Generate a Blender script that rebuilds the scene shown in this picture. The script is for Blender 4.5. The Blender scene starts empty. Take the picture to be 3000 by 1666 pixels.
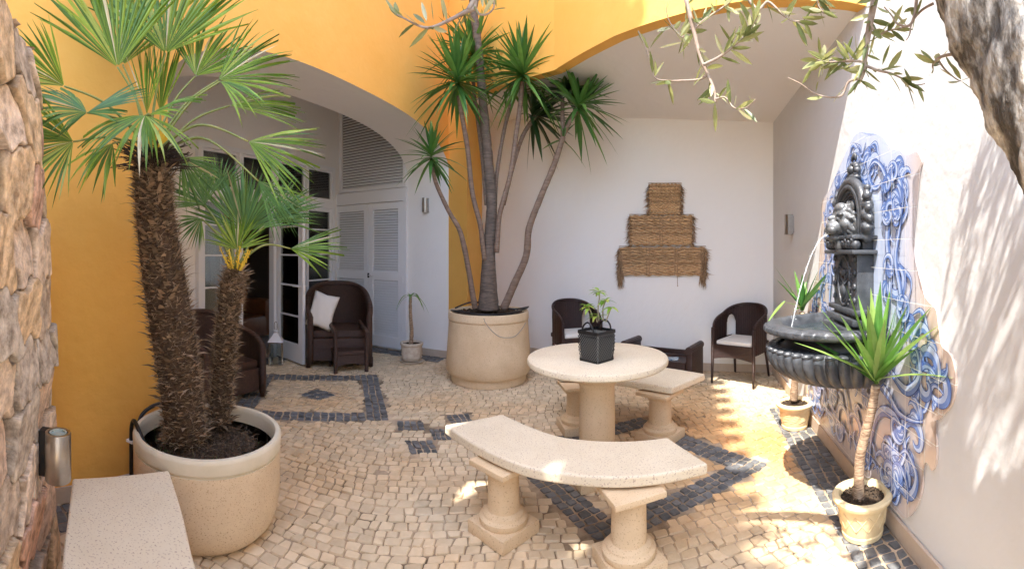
import bpy, bmesh, math, random
import numpy as np
from mathutils import Vector, Matrix
from math import sin, cos, pi, tan, atan2, sqrt, radians
random.seed(7); rng = np.random.default_rng(7)
SC = bpy.context.scene; COL = SC.collection

# ------------------------------------------------------------------ camera, sky, sun
F, HY, HX, EYE = 1330.0, 729.0, 1500.0, 1.5
cd = bpy.data.cameras.new("camera"); cam = bpy.data.objects.new("camera", cd); COL.objects.link(cam)
cam.location = (0, 0, EYE); cam.rotation_euler = (radians(90), 0, 0)
cd.type = 'PANO'; cd.panorama_type = 'CENTRAL_CYLINDRICAL'
cd.central_cylindrical_range_u_min = -HX/F; cd.central_cylindrical_range_u_max = HX/F
cd.central_cylindrical_range_v_min = -(1666-HY)/F; cd.central_cylindrical_range_v_max = HY/F
cd.central_cylindrical_radius = 1.0; cd.clip_end = 500; cd.clip_start = .02
SC.camera = cam
SUNH = Vector((.39, .373, -1.0))                       # travel of the light for one metre down
w = bpy.data.worlds.new("World"); SC.world = w; w.use_nodes = True
nt = w.node_tree; sky = nt.nodes.new('ShaderNodeTexSky'); sky.sky_type = 'NISHITA'; sky.sun_disc = False
sky.sun_elevation = math.atan(1/math.hypot(.39, .373)); sky.sun_rotation = atan2(-.39, -.373)
nt.links.new(sky.outputs[0], nt.nodes['Background'].inputs[0]); nt.nodes['Background'].inputs[1].default_value = .15
sd = bpy.data.lights.new("sun", 'SUN'); sd.energy = 2.0; sd.angle = radians(.5); sd.color = (1, .95, .87)
so = bpy.data.objects.new("sun", sd); COL.objects.link(so); so.rotation_euler = SUNH.to_track_quat('-Z', 'Y').to_euler()
so.location = (-4, -4, 12)
SC.view_settings.view_transform = 'Standard'; SC.view_settings.look = 'None'
SC.view_settings.exposure = 2.78; SC.view_settings.gamma = 1
SC.cycles.max_bounces = 10; SC.cycles.diffuse_bounces = 8; SC.cycles.transparent_max_bounces = 16
SC.cycles.use_denoising = True

# ------------------------------------------------------------------ pixel <-> place helpers (photo measured at 3000 px wide)
def P(x, y, d):
    t = (x-HX)/F; return Vector((d*sin(t), d*cos(t), EYE-d*(y-HY)/F))
def G(x, y, z=0.0):
    d = (EYE-z)*F/(y-HY); t = (x-HX)/F; return Vector((d*sin(t), d*cos(t), z))
def onwall(x, y, A, D, off=0.0):
    """point where the ray through x,y meets the vertical plane through A along D"""
    t = (x-HX)/F; r = Vector((sin(t), cos(t)))
    n = Vector((-D[1], D[0])).normalized()
    if n.dot(Vector((A[0], A[1]))) < 0: n = -n
    d = (n.dot(Vector((A[0], A[1])))-off)/n.dot(r)
    return Vector((d*r.x, d*r.y, EYE-d*(y-HY)/F))

# ------------------------------------------------------------------ materials
MATS = {}
def mat(name, col, col2=None, rough=.6, scale=8, bump=0.0, bscale=60, metal=0, detail=6, spec=.5, trans=0, island=0, speck=None, coat=0, contrast=.5, coords='Object', scale3=None):
    if name in MATS: return MATS[name]
    m = bpy.data.materials.new(name); m.use_nodes = True; t = m.node_tree; N = t.nodes; L = t.links
    b = N['Principled BSDF']; b.inputs['Roughness'].default_value = rough; b.inputs['Metallic'].default_value = metal
    b.inputs['Specular IOR Level'].default_value = spec; b.inputs['Coat Weight'].default_value = coat
    tc = N.new('ShaderNodeTexCoord'); src = tc.outputs[coords]
    if scale3:
        mp = N.new('ShaderNodeMapping'); mp.inputs['Scale'].default_value = scale3; L.new(src, mp.inputs[0]); src = mp.outputs[0]
    c4 = lambda c: (c[0], c[1], c[2], 1)
    b.inputs['Base Color'].default_value = c4(col)
    out = None
    if col2:
        nz = N.new('ShaderNodeTexNoise'); nz.inputs['Scale'].default_value = scale; nz.inputs['Detail'].default_value = detail
        nz.inputs['Roughness'].default_value = .62
        L.new(src, nz.inputs['Vector'])
        cr = N.new('ShaderNodeValToRGB'); cr.color_ramp.elements[0].color = c4(col); cr.color_ramp.elements[1].color = c4(col2)
        cr.color_ramp.elements[0].position = .5-contrast*.4; cr.color_ramp.elements[1].position = .5+contrast*.4
        L.new(nz.outputs[0], cr.inputs[0]); out = cr.outputs[0]
    if speck:
        n2 = N.new('ShaderNodeTexNoise'); n2.inputs['Scale'].default_value = speck[1]; n2.inputs['Detail'].default_value = 2; L.new(src, n2.inputs['Vector'])
        r2 = N.new('ShaderNodeValToRGB'); r2.color_ramp.elements[0].position = speck[2]; r2.color_ramp.elements[1].position = speck[2]+.06
        L.new(n2.outputs[0], r2.inputs[0])
        mx = N.new('ShaderNodeMix'); mx.data_type = 'RGBA'; L.new(r2.outputs[0], mx.inputs[0])
        if out: L.new(out, mx.inputs[6])
        else: mx.inputs[6].default_value = c4(col)
        mx.inputs[7].default_value = c4(speck[0]); out = mx.outputs[2]
    if island:
        g = N.new('ShaderNodeNewGeometry'); hs = N.new('ShaderNodeHueSaturation')
        mr = N.new('ShaderNodeMapRange'); mr.inputs[3].default_value = 1-island; mr.inputs[4].default_value = 1+island
        L.new(g.outputs['Random Per Island'], mr.inputs[0]); L.new(mr.outputs[0], hs.inputs['Value'])
        if out: L.new(out, hs.inputs['Color'])
        else: hs.inputs['Color'].default_value = c4(col)
        out = hs.outputs[0]
    if out: L.new(out, b.inputs['Base Color'])
    if bump:
        nb = N.new('ShaderNodeTexNoise'); nb.inputs['Scale'].default_value = bscale; nb.inputs['Detail'].default_value = 5; L.new(src, nb.inputs['Vector'])
        bp = N.new('ShaderNodeBump'); bp.inputs['Strength'].default_value = 1; bp.inputs['Distance'].default_value = bump
        L.new(nb.outputs[0], bp.inputs['Height']); L.new(bp.outputs[0], b.inputs['Normal'])
    if trans:
        tr = N.new('ShaderNodeBsdfTranslucent'); ms = N.new('ShaderNodeMixShader'); ms.inputs[0].default_value = trans
        if out: L.new(out, tr.inputs[0])
        else: tr.inputs[0].default_value = c4(col)
        L.new(b.outputs[0], ms.inputs[1]); L.new(tr.outputs[0], ms.inputs[2])
        L.new(ms.outputs[0], N['Material Output'].inputs[0])
    MATS[name] = m; return m
def leafmat(name, stops, trans=.35, rough=.45):
    """colour picked per leaf from stops [(pos,col),...]"""
    m = mat(name, stops[0][1], rough=rough, trans=trans, island=.001); t = m.node_tree; N = t.nodes; L = t.links
    g = [n for n in N if n.type == 'NEW_GEOMETRY'][0]; hs = [n for n in N if n.type == 'HUE_SAT'][0]
    cr = N.new('ShaderNodeValToRGB'); cr.color_ramp.interpolation = 'LINEAR'
    e = cr.color_ramp.elements; e[0].position = stops[0][0]; e[0].color = (*stops[0][1], 1)
    e[1].position = stops[-1][0]; e[1].color = (*stops[-1][1], 1)
    for p, c in stops[1:-1]: q = e.new(p); q.color = (*c, 1)
    L.new(g.outputs['Random Per Island'], cr.inputs[0]); L.new(cr.outputs[0], hs.inputs['Color'])
    nz = N.new('ShaderNodeTexNoise'); nz.inputs['Scale'].default_value = 14; tc = [n for n in N if n.type == 'TEX_COORD'][0]; L.new(tc.outputs['Object'], nz.inputs['Vector'])
    mr = N.new('ShaderNodeMapRange'); mr.inputs[3].default_value = .7; mr.inputs[4].default_value = 1.3; L.new(nz.outputs[0], mr.inputs[0])
    L.new(mr.outputs[0], hs.inputs['Value']); return m

M_YEL = mat('yellow_plaster', (.84, .435, .08), (.90, .51, .125), rough=.85, scale=1.8, bump=.006, bscale=11, contrast=.9)
M_WHI = mat('white_plaster', (.84, .82, .79), (.87, .85, .825), rough=.85, scale=1.1, bump=.005, bscale=9, contrast=.9)
M_GREYW = mat('grey_plaster', (.5, .5, .55), (.55, .55, .6), rough=.9)
M_BASE = mat('beige_baseboard', (.52, .41, .31), (.60, .48, .37), rough=.6, scale=12, bump=.001)
M_STONE = mat('terrazzo_stone', (.64, .475, .29), (.73, .565, .37), rough=.75, scale=5, bump=.0015, bscale=220, speck=((.50, .35, .22), 130, .61))
M_STONET = mat('terrazzo_skylit_top', (.68, .585, .43), (.76, .67, .51), rough=.6, scale=4, bump=.001, bscale=240, speck=((.44, .33, .25), 120, .60))  # paler copy of the stone, sky light on the tops put into colour
M_PLANT = mat('planter_concrete', (.66, .51, .34), (.79, .64, .45), rough=.85, scale=4, bump=.002, bscale=200, speck=((.5, .34, .2), 150, .60))
M_RIM = mat('planter_rim', (.62, .56, .42), (.72, .64, .50), rough=.8, scale=6, bump=.001, bscale=150)
M_POT = mat('terracotta_yellow', (.72, .55, .30), (.80, .64, .38), rough=.7, scale=9, bump=.0012, bscale=120)
M_POTG = mat('weathered_pot', (.52, .42, .32), (.72, .66, .56), rough=.7, scale=14, bump=.001)
M_SOIL = mat('soil', (.02, .014, .01), (.09, .055, .03), rough=1, scale=60, bump=.02, bscale=60)
M_WICK = mat('dark_wicker', (.045, .022, .014), (.085, .042, .026), rough=.45, scale=40, bump=.003, bscale=160)
M_WICKB = mat('black_wicker', (.022, .009, .008), (.045, .018, .014), rough=.4, scale=40, bump=.003, bscale=160)
M_CUSH = mat('cushion_cloth', (.74, .71, .66), (.80, .77, .72), rough=.9, scale=6, bump=.002, bscale=30)
M_PAINT = mat('white_paint', (.82, .83, .85), rough=.4)
M_STEEL = mat('brushed_steel', (.42, .39, .36), (.5, .47, .43), rough=.32, metal=1, scale=30)
M_CAST = mat('black_cast_stone', (.022, .025, .03), (.075, .08, .09), rough=.35, scale=16, bump=.0025, bscale=120, spec=.6)
M_BARKY = mat('yucca_bark', (.13, .085, .06), (.27, .19, .14), rough=.85, scale=10, bump=.006, bscale=30, scale3=(1, 1, 5))
M_BARKR = mat('small_stem_bark', (.16, .09, .05), (.5, .36, .24), rough=.85, scale=22, bump=.004, bscale=30, scale3=(1, 1, 6), contrast=.3)
M_FIB = mat('palm_fibre', (.13, .085, .05), (.38, .27, .17), rough=.95, scale=30, island=.6, bump=.004, bscale=200)
M_FIBC = mat('palm_core', (.035, .02, .012), (.10, .062, .035), rough=1, scale=40, bump=.01, bscale=90)
M_OLB = mat('olive_bark', (.09, .075, .06), (.60, .55, .48), rough=.95, scale=13, bump=.02, bscale=45, contrast=.22, detail=12, scale3=(1, 1, .45))
M_TWIG = mat('olive_twig', (.22, .15, .11), (.40, .33, .27), rough=.8, scale=30)
M_BLK = mat('black_rubber', (.012, .012, .013), rough=.4)
M_STRAW = mat('woven_straw', (.34, .20, .10), (.58, .38, .20), rough=.9, scale=50, island=.3)
M_STRAWD = mat('dark_straw', (.22, .13, .07), (.42, .27, .15), rough=.95, scale=50, island=.4)
M_DARK = mat('dark_room', (.05, .04, .035), rough=.9)
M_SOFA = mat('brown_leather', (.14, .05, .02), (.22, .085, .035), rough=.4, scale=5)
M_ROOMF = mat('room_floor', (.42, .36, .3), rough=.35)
M_PETI = mat('petiole_green', (.16, .22, .05), (.28, .28, .08), rough=.5, scale=9)
M_YFLOW = mat('yellow_flowers', (.75, .48, .03), (.85, .62, .08), rough=.7, scale=40)
M_DEAD = mat('dead_fibre', (.025, .018, .014), (.07, .045, .03), rough=.95, scale=50)
M_PALM = leafmat('palm_leaf', [(0, (.08, .18, .028)), (.35, (.17, .30, .035)), (.68, (.32, .46, .06)), (.87, (.42, .50, .12)), (.97, (.62, .58, .34)), (1, (.75, .68, .48))])
M_PALM2 = leafmat('palm_leaf_blue', [(0, (.07, .17, .05)), (.6, (.14, .28, .07)), (.93, (.26, .40, .09)), (1, (.5, .42, .25))])
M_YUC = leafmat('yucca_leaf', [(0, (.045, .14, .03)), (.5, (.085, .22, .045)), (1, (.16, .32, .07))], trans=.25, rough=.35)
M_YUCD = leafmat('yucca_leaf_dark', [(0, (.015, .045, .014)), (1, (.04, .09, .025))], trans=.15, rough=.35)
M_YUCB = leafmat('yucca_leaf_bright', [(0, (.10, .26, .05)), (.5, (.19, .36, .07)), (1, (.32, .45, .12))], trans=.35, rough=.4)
M_OLL = leafmat('olive_leaf', [(0, (.10, .13, .04)), (.4, (.22, .24, .08)), (.75, (.34, .34, .13)), (1, (.50, .50, .30))], trans=.3, rough=.45)
def glassmat():
    m = bpy.data.materials.new('window_glass'); m.use_nodes = True; t = m.node_tree; N = t.nodes; L = t.links
    N.remove(N['Principled BSDF'])
    a = N.new('ShaderNodeBsdfTransparent'); a.inputs[0].default_value = (.75, .8, .8, 1); g = N.new('ShaderNodeBsdfGlossy'); g.inputs['Roughness'].default_value = .02
    fr = N.new('ShaderNodeFresnel'); fr.inputs[0].default_value = 1.6; mx = N.new('ShaderNodeMixShader')
    mth = N.new('ShaderNodeMath'); mth.operation = 'MULTIPLY_ADD'; mth.inputs[1].default_value = 1.2; mth.inputs[2].default_value = .06
    L.new(fr.outputs[0], mth.inputs[0]); L.new(mth.outputs[0], mx.inputs[0]); L.new(a.outputs[0], mx.inputs[1]); L.new(g.outputs[0], mx.inputs[2])
    L.new(mx.outputs[0], N['Material Output'].inputs[0]); return m
M_GLASS = glassmat()
def watermat():
    m = bpy.data.materials.new('water'); m.use_nodes = True; b = m.node_tree.nodes['Principled BSDF']
    b.inputs['Base Color'].default_value = (.85, .88, .9, 1); b.inputs['Roughness'].default_value = .08; b.inputs['Transmission Weight'].default_value = .6; b.inputs['IOR'].default_value = 1.33
    return m
M_WATER = watermat()

# ------------------------------------------------------------------ mesh builder
class MB:
    def __init__(s): s.v = []; s.f = []; s.mi = []; s.cur = 0
    def add(s, vs, fs):
        o = len(s.v); s.v += [Vector(p) for p in vs]; s.f += [tuple(i+o for i in f) for f in fs]; s.mi += [s.cur]*len(fs)
    def box(s, c, size, rz=0, R=None, taper=1.0):
        sx, sy, sz = [a/2 for a in size]; M = R if R else Matrix.Rotation(rz, 3, 'Z')
        vs = []
        for z in (-sz, sz):
            k = taper if z > 0 else 1
            for x, y in ((-sx, -sy), (sx, -sy), (sx, sy), (-sx, sy)): vs.append(Vector(c)+M@Vector((x*k, y*k, z)))
        s.add(vs, [(0, 3, 2, 1), (4, 5, 6, 7), (0, 1, 5, 4), (1, 2, 6, 5), (2, 3, 7, 6), (3, 0, 4, 7)])
    def bbox(s, c, size, b=.006, rz=0):
        """box with chamfered edges"""
        bm = bmesh.new(); bmesh.ops.create_cube(bm, size=1)
        for v in bm.verts: v.co = Vector((v.co.x*size[0], v.co.y*size[1], v.co.z*size[2]))
        bmesh.ops.bevel(bm, geom=bm.edges[:], offset=b, segments=2, affect='EDGES', profile=.6)
        M = Matrix.Rotation(rz, 3, 'Z'); bm.verts.index_update()
        s.add([Vector(c)+M@v.co for v in bm.verts], [tuple(v.index for v in f.verts) for f in bm.faces]); bm.free()
    def tube(s, pts, rad, n=8, cap=True, squash=None):
        pts = [Vector(p) for p in pts]; m = len(pts)
        if not hasattr(rad, '__len__'): rad = [rad]*m
        vs = []; up = None
        for i, p in enumerate(pts):
            d = (pts[min(i+1, m-1)]-pts[max(i-1, 0)]).normalized()
            if up is None:
                a = Vector((0, 0, 1)) if abs(d.z) < .9 else Vector((1, 0, 0)); up = (a-d*a.dot(d)).normalized()
            else: up = (up-d*up.dot(d)).normalized()
            sd_ = d.cross(up)
            for k in range(n):
                a = 2*pi*k/n; vs.append(p+(up*cos(a)+sd_*sin(a))*rad[i])
        fs = [(i*n+k, i*n+(k+1) % n, (i+1)*n+(k+1) % n, (i+1)*n+k) for i in range(m-1) for k in range(n)]
        if cap: fs += [tuple(range(n-1, -1, -1)), tuple((m-1)*n+k for k in range(n))]
        s.add(vs, fs)
    def lathe(s, prof, c=(0, 0, 0), n=40, a0=0, a1=2*pi, mod=None, rot=0):
        full = abs(a1-a0-2*pi) < 1e-6; m = n if full else n+1; vs = []
        for (r, z) in prof:
            for k in range(m):
                a = a0+(a1-a0)*k/n; rr = r*(mod(a, r, z) if mod else 1)
                vs.append(Vector(c)+Vector((rr*cos(a+rot), rr*sin(a+rot), z)))
        fs = []
        for i in range(len(prof)-1):
            for k in range(n if not full else m):
                k2 = (k+1) % m if full else k+1
                fs.append((i*m+k, i*m+k2, (i+1)*m+k2, (i+1)*m+k))
        if full:
            if prof[0][0] > 1e-4: fs.append(tuple(range(m-1, -1, -1)))
            if prof[-1][0] > 1e-4: fs.append(tuple((len(prof)-1)*m+k for k in range(m)))
        s.add(vs, fs)
    def prism(s, poly, z0, z1):
        n = len(poly); vs = [Vector((p[0], p[1], z0)) for p in poly]+[Vector((p[0], p[1], z1)) for p in poly]
        s.add(vs, [tuple(range(n-1, -1, -1)), tuple(range(n, 2*n))]+[(i, (i+1) % n, n+(i+1) % n, n+i) for i in range(n)])
    def quad(s, a, b, c, d): s.add([a, b, c, d], [(0, 1, 2, 3)])
    def blob(s, c, r, sub=2, sc=(1, 1, 1), noise=0, R=None):
        bm = bmesh.new(); bmesh.ops.create_icosphere(bm, subdivisions=sub, radius=1); bm.verts.index_update()
        vs = []
        for v in bm.verts:
            k = 1+noise*(random.random()-.5); q = Vector((v.co.x*sc[0], v.co.y*sc[1], v.co.z*sc[2]))*r*k
            vs.append(Vector(c)+(R@q if R else q))
        s.add(vs, [tuple(v.index for v in f.verts) for f in bm.faces]); bm.free()
    def build(s, name, mats, parent=None, smooth=False, bevel=0, sub=0, fix=False, weld=False):
        me = bpy.data.meshes.new(name); base = Vector((0, 0, 0)); pp = parent
        while pp is not None:
            if '_base' in pp: base = Vector(pp['_base']); break
            pp = pp.parent
        me.from_pydata([tuple(v-base) for v in s.v], [], s.f)
        if not isinstance(mats, (list, tuple)): mats = [mats]
        for m in mats: me.materials.append(m)
        if len(mats) > 1: me.polygons.foreach_set('material_index', s.mi)
        if fix:
            bm = bmesh.new(); bm.from_mesh(me)
            if weld: bmesh.ops.remove_doubles(bm, verts=bm.verts, dist=1e-4)
            bmesh.ops.recalc_face_normals(bm, faces=bm.faces); bm.to_mesh(me); bm.free()
        if smooth:
            me.polygons.foreach_set('use_smooth', [True]*len(me.polygons))
            if smooth is not True: me.set_sharp_from_angle(angle=radians(smooth))
        me.update(); o = bpy.data.objects.new(name, me); COL.objects.link(o)
        if parent is not None: o.parent = parent
        if bevel:
            b = o.modifiers.new('b', 'BEVEL'); b.width = bevel; b.segments = 2; b.limit_method = 'ANGLE'
        if sub:
            b = o.modifiers.new('s', 'SUBSURF'); b.levels = sub; b.render_levels = sub
        return o
def thing(name, loc, label, cat, group=None, kind=None):
    o = bpy.data.objects.new(name, None); COL.objects.link(o); o.location = loc; o['_base'] = tuple(loc); o.empty_display_size = .1
    tag(o, label, cat, group, kind); return o
def tag(o, label=None, cat=None, group=None, kind=None):
    if label: o['label'] = label
    if cat: o['category'] = cat
    if group: o['group'] = group
    if kind: o['kind'] = kind
    return o
def dup(root, loc, rz, label, group=None):
    r = root.copy(); COL.objects.link(r); r.location = loc; r.rotation_euler = (0, 0, rz); r['label'] = label
    if group: r['group'] = group
    for ch in list(root.children):
        c = ch.copy(); COL.objects.link(c); c.parent = r
        for g in ch.children:
            q = g.copy(); COL.objects.link(q); q.parent = c
    return r
def V2(p): return Vector((p[0], p[1]))
def smooth_path(pts, n=6):
    pts = [Vector(p) for p in pts]; out = []
    for i in range(len(pts)-1):
        p0 = pts[max(i-1, 0)]; p1 = pts[i]; p2 = pts[i+1]; p3 = pts[min(i+2, len(pts)-1)]
        for k in range(n):
            t = k/n; out.append(.5*((2*p1)+(-p0+p2)*t+(2*p0-5*p1+4*p2-p3)*t*t+(-p0+3*p1-3*p2+p3)*t**3))
    out.append(pts[-1]); return out

# ------------------------------------------------------------------ plan of the patio
W1A = Vector((-2.3, 1.3)); W1D = Vector((.281, .96)); W1N = Vector((.96, -.281))
P1 = W1A+W1D*5.09; P2 = Vector((-.58, 5.85)); K = Vector((.427, 4.58)); T = Vector((1.95, 1.95))
RN = Vector((.929, -.369)); RD = Vector((.369, .929)); RO = 1.084
def RW(a, off=0, z=0): p = RN*(RO-off)+RD*a; return Vector((p.x, p.y, z))
C1 = V2(RW(5.42)); BWA = C1; BWD = Vector((-2.79, 1.88)).normalized()     # back wall runs from C1 to the upper left
LD = Vector((-.93, .36)).normalized()                                     # louvred wall direction (into the porch)
LC = P1+LD*2.06                                                           # porch back corner
GD = Vector((-.27, -.96)).normalized()                                    # glazed wall direction (towards the camera)
def lerp(a, b, t): return a+(b-a)*t

# ------------------------------------------------------------------ ground and cobbles
g = MB(); g.box((0, 0, -.1065), (120, 120, .2)); o = g.build('ground', mat('joint_sand', (.10, .07, .04), (.62, .47, .32), rough=1, scale=3.4, bump=.004, bscale=90, contrast=.45)); tag(o, kind='structure')
dark_quads = []       # (corners, nu, nv)
def q4(a, b, c, d, nu, nv): dark_quads.append(([V2(a), V2(b), V2(c), V2(d)], nu, nv))
def band_frame(B, R_, T_, L_, wd, rows):
    cs = [Vector(B), Vector(R_), Vector(T_), Vector(L_)]
    for i in range(4):
        a, b = cs[i], cs[(i+1) % 4]; d = (b-a); L = d.length; d.normalize(); n = Vector((-d.y, d.x))
        cen = sum(cs, Vector((0, 0)))/4
        if n.dot(cen-a) < 0: n = -n
        e = b-d*wd
        q4(a, e, e+n*wd, a+n*wd, max(2, round((L-wd)/(wd/rows))), rows)
band_frame((.443, 2.228), (1.706, 2.68), (1.14, 3.90), (-.117, 3.45), .20, 3)
band_frame((-1.064, 3.845), (-1.58, 5.18), (-2.90, 4.64), (-2.39, 3.31), .20, 3)
q4((-2.107, 4.18), (-1.865, 4.09), (-1.77, 4.33), (-2.02, 4.44), 3, 3)
for c in (((1163, 1260), (1248, 1258), (1240, 1232), (1163, 1232)), ((1268, 1287), (1326, 1286), (1310, 1255), (1256, 1256)),
          ((1203, 1330), (1284, 1326), (1268, 1288), (1183, 1290)), ((1322, 1238), (1387, 1234), (1372, 1209), (1306, 1217))):
    q4(*[G(*p) for p in c], 4, 3 if c[0][0] != 1203 else 3)
# border strips along the walls
def strip(a, b, n, wd, rows):
    d = b-a; q4(a+n*.02, b+n*.02, b+n*(wd+.02), a+n*(wd+.02), max(2, round(d.length/(wd/rows))), rows)
strip(V2(RW(.6)), V2(RW(4.2)), -RN, .27, 4)
LN = Vector((-LD.y, LD.x)); LN = LN if LN.y < 0 else -LN
strip(P1+LD*.02, LC-LD*.3, LN, .25, 3)
strip(LC+GD*.3, LC+GD*2.6, W1N, .25, 3)
strip(W1A+W1D*.0, W1A+W1D*.9, W1N, .25, 3)
BWN = Vector((-BWD.y, BWD.x)); BWN = BWN if BWN.y < 0 else -BWN
def inquad(P_, qd, m=.02):
    ok = np.ones(len(P_), bool); c = sum(qd, Vector((0, 0)))/4
    for i in range(4):
        a, b = qd[i], qd[(i+1) % 4]; d = (b-a).normalized(); n = Vector((-d.y, d.x))
        if n.dot(c-a) < 0: n = -n
        ok &= ((P_[:, 0]-a.x)*n.x+(P_[:, 1]-a.y)*n.y) > -m
    return ok
def stones(quads, gap, h, name, m, kind):
    """quads: array n,4,2 -> domed little blocks"""
    n = len(quads); c = quads.mean(1, keepdims=True)
    e = np.linalg.norm(quads-c, axis=2, keepdims=True)
    q = c+(quads-c)*np.clip(1-gap*.75/np.maximum(e, 1e-3), .3, 1)
    base = q; mid = c+(q-c)*.985; top = c+(q-c)*.88
    # cut the corners: 8 points per ring
    def ring(r, k=.11):
        nx = np.roll(r, -1, 1); pv = np.roll(r, 1, 1)
        a = r+(pv-r)*k; b = r+(nx-r)*k
        return np.stack([a, b], 2).reshape(n, 8, 2)
    zt = rng.normal(0, .0022, (n, 1)); tilt = rng.normal(0, .018, (n, 1, 2))
    V = []
    for r, z in ((ring(base), -.02), (ring(mid), -.004), (ring(top), .0015)):
        rr = r+rng.normal(0, .0012, r.shape); zz = z+(((rr-c)*tilt).sum(2)+zt if z > -.01 else 0)*np.ones((n, 8))
        V.append(np.concatenate([rr, zz[..., None]], 2))
    V = np.stack(V, 1).reshape(-1, 3)
    fs = []
    F_ = []
    for lv in range(2):
        for k in range(8): F_.append((lv*8+k, lv*8+(k+1) % 8, (lv+1)*8+(k+1) % 8, (lv+1)*8+k))
    quad_faces = np.array(F_); off = (np.arange(n)*24)[:, None, None]
    fq = (quad_faces[None]+off).reshape(-1, 4); ft = (np.arange(16, 24)[None]+(np.arange(n)*24)[:, None])
    faces = [tuple(x) for x in fq.tolist()]+[tuple(x) for x in ft.tolist()]
    me = bpy.data.meshes.new(name); me.from_pydata(V.tolist(), [], faces); me.materials.append(m)
    me.polygons.foreach_set('use_smooth', [True]*len(me.polygons)); me.set_sharp_from_angle(angle=radians(38))
    bm = bmesh.new(); bm.from_mesh(me); bmesh.ops.recalc_face_normals(bm, faces=bm.faces); bm.to_mesh(me); bm.free()
    ob = bpy.data.objects.new(name, me); COL.objects.link(ob); tag(ob, kind=kind); return ob
M_COB = mat('pale_cobble', (.56, .44, .285), (.70, .57, .395), rough=.55, scale=9, bump=.0025, bscale=60, island=.14)
M_COBD = mat('dark_cobble', (.075, .076, .078), (.18, .18, .178), rough=.5, scale=14, bump=.004, bscale=60, island=.35)
# reddish stains on the pale stones, plus an orange tint for the sun patch
def stain_and_sun_tint(m):
    t = m.node_tree; N = t.nodes; L = t.links; b = N['Principled BSDF']; src = b.inputs['Base Color'].links[0].from_socket
    tc = N.new('ShaderNodeTexCoord'); nz = N.new('ShaderNodeTexNoise'); nz.inputs['Scale'].default_value = .9; nz.inputs['Detail'].default_value = 7; L.new(tc.outputs['Object'], nz.inputs['Vector'])
    cr = N.new('ShaderNodeValToRGB'); cr.color_ramp.elements[0].position = .45; cr.color_ramp.elements[1].position = .72
    L.new(nz.outputs[0], cr.inputs[0]); mx = N.new('ShaderNodeMix'); mx.data_type = 'RGBA'; mx.blend_type = 'MULTIPLY'
    L.new(cr.outputs[0], mx.inputs[0]); L.new(src, mx.inputs[6]); mx.inputs[7].default_value = (1, .82, .64, 1)
    # local rust spot
    vd = N.new('ShaderNodeVectorMath'); vd.operation = 'DISTANCE'; c = G(2265, 1300); vd.inputs[1].default_value = (c.x, c.y, 0); L.new(tc.outputs['Object'], vd.inputs[0])
    n2 = N.new('ShaderNodeTexNoise'); n2.inputs['Scale'].default_value = 9; L.new(tc.outputs['Object'], n2.inputs['Vector'])
    ma = N.new('ShaderNodeMath'); ma.operation = 'MULTIPLY_ADD'; ma.inputs[1].default_value = -.35; L.new(n2.outputs[0], ma.inputs[0]); L.new(vd.outputs['Value'], ma.inputs[2])
    r2 = N.new('ShaderNodeMapRange'); r2.inputs[1].default_value = -.12; r2.inputs[2].default_value = .35; r2.inputs[3].default_value = .7; r2.inputs[4].default_value = 0; L.new(ma.outputs[0], r2.inputs[0])
    m2 = N.new('ShaderNodeMix'); m2.data_type = 'RGBA'; m2.blend_type = 'MULTIPLY'; L.new(r2.outputs[0], m2.inputs[0]); L.new(mx.outputs[2], m2.inputs[6]); m2.inputs[7].default_value = (1, .55, .28, 1)
    v2 = N.new('ShaderNodeVectorMath'); v2.operation = 'DISTANCE'; v2.inputs[1].default_value = (1.95, 2.9, 0); L.new(tc.outputs['Object'], v2.inputs[0])  # broad orange stain, widened to tone down the pale sunlit floor
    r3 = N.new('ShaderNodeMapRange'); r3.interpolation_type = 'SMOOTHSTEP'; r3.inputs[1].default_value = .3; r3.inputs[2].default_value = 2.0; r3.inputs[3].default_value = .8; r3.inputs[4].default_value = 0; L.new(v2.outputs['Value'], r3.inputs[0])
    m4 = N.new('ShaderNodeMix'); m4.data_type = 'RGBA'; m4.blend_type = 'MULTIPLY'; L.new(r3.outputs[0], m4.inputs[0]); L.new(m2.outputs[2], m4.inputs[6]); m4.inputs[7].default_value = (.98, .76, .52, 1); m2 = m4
    L.new(m2.outputs[2], b.inputs['Base Color'])
stain_and_sun_tint(M_COB)
def base_quads():
    pitch = .069; X0, X1, Y0, Y1 = -4.6, 3.3, -1.5, 7.4
    ny = int((Y1-Y0)/pitch); nx = int((X1-X0)/pitch)
    qs = []
    ys = np.cumsum(rng.uniform(.82, 1.2, ny+1)*pitch)+Y0
    def warp(p):
        x, y = p[..., 0], p[..., 1]
        return np.stack([x+.05*np.sin(y*1.1+.4)+.02*np.sin(y*3.1), y+.07*np.sin(x*.9+.6)+.025*np.sin(x*2.7+1)+.02*np.sin(x*5+y)], -1)
    for j in range(ny):
        xs = np.cumsum(rng.uniform(.75, 1.4, nx+3)*pitch)+X0-rng.uniform(0, .1)
        m_ = len(xs)-1
        lo = ys[j]+rng.normal(0, .0035, m_+1); hi = ys[j+1]+rng.normal(0, .0035, m_+1)
        sk = rng.normal(0, .004, m_+1)
        a = np.stack([xs[:-1]-sk[:-1], lo[:-1]], 1); b = np.stack([xs[1:]-sk[1:], lo[1:]], 1)
        c = np.stack([xs[1:]+sk[1:], hi[1:]], 1); d = np.stack([xs[:-1]+sk[:-1], hi[:-1]], 1)
        qs.append(np.stack([a, b, c, d], 1))
    return warp(np.concatenate(qs))
BQ = base_quads(); cen = BQ.mean(1); keep = np.ones(len(BQ), bool)
for qd, nu, nv in dark_quads: keep &= ~inquad(cen, qd, .022)
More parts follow.
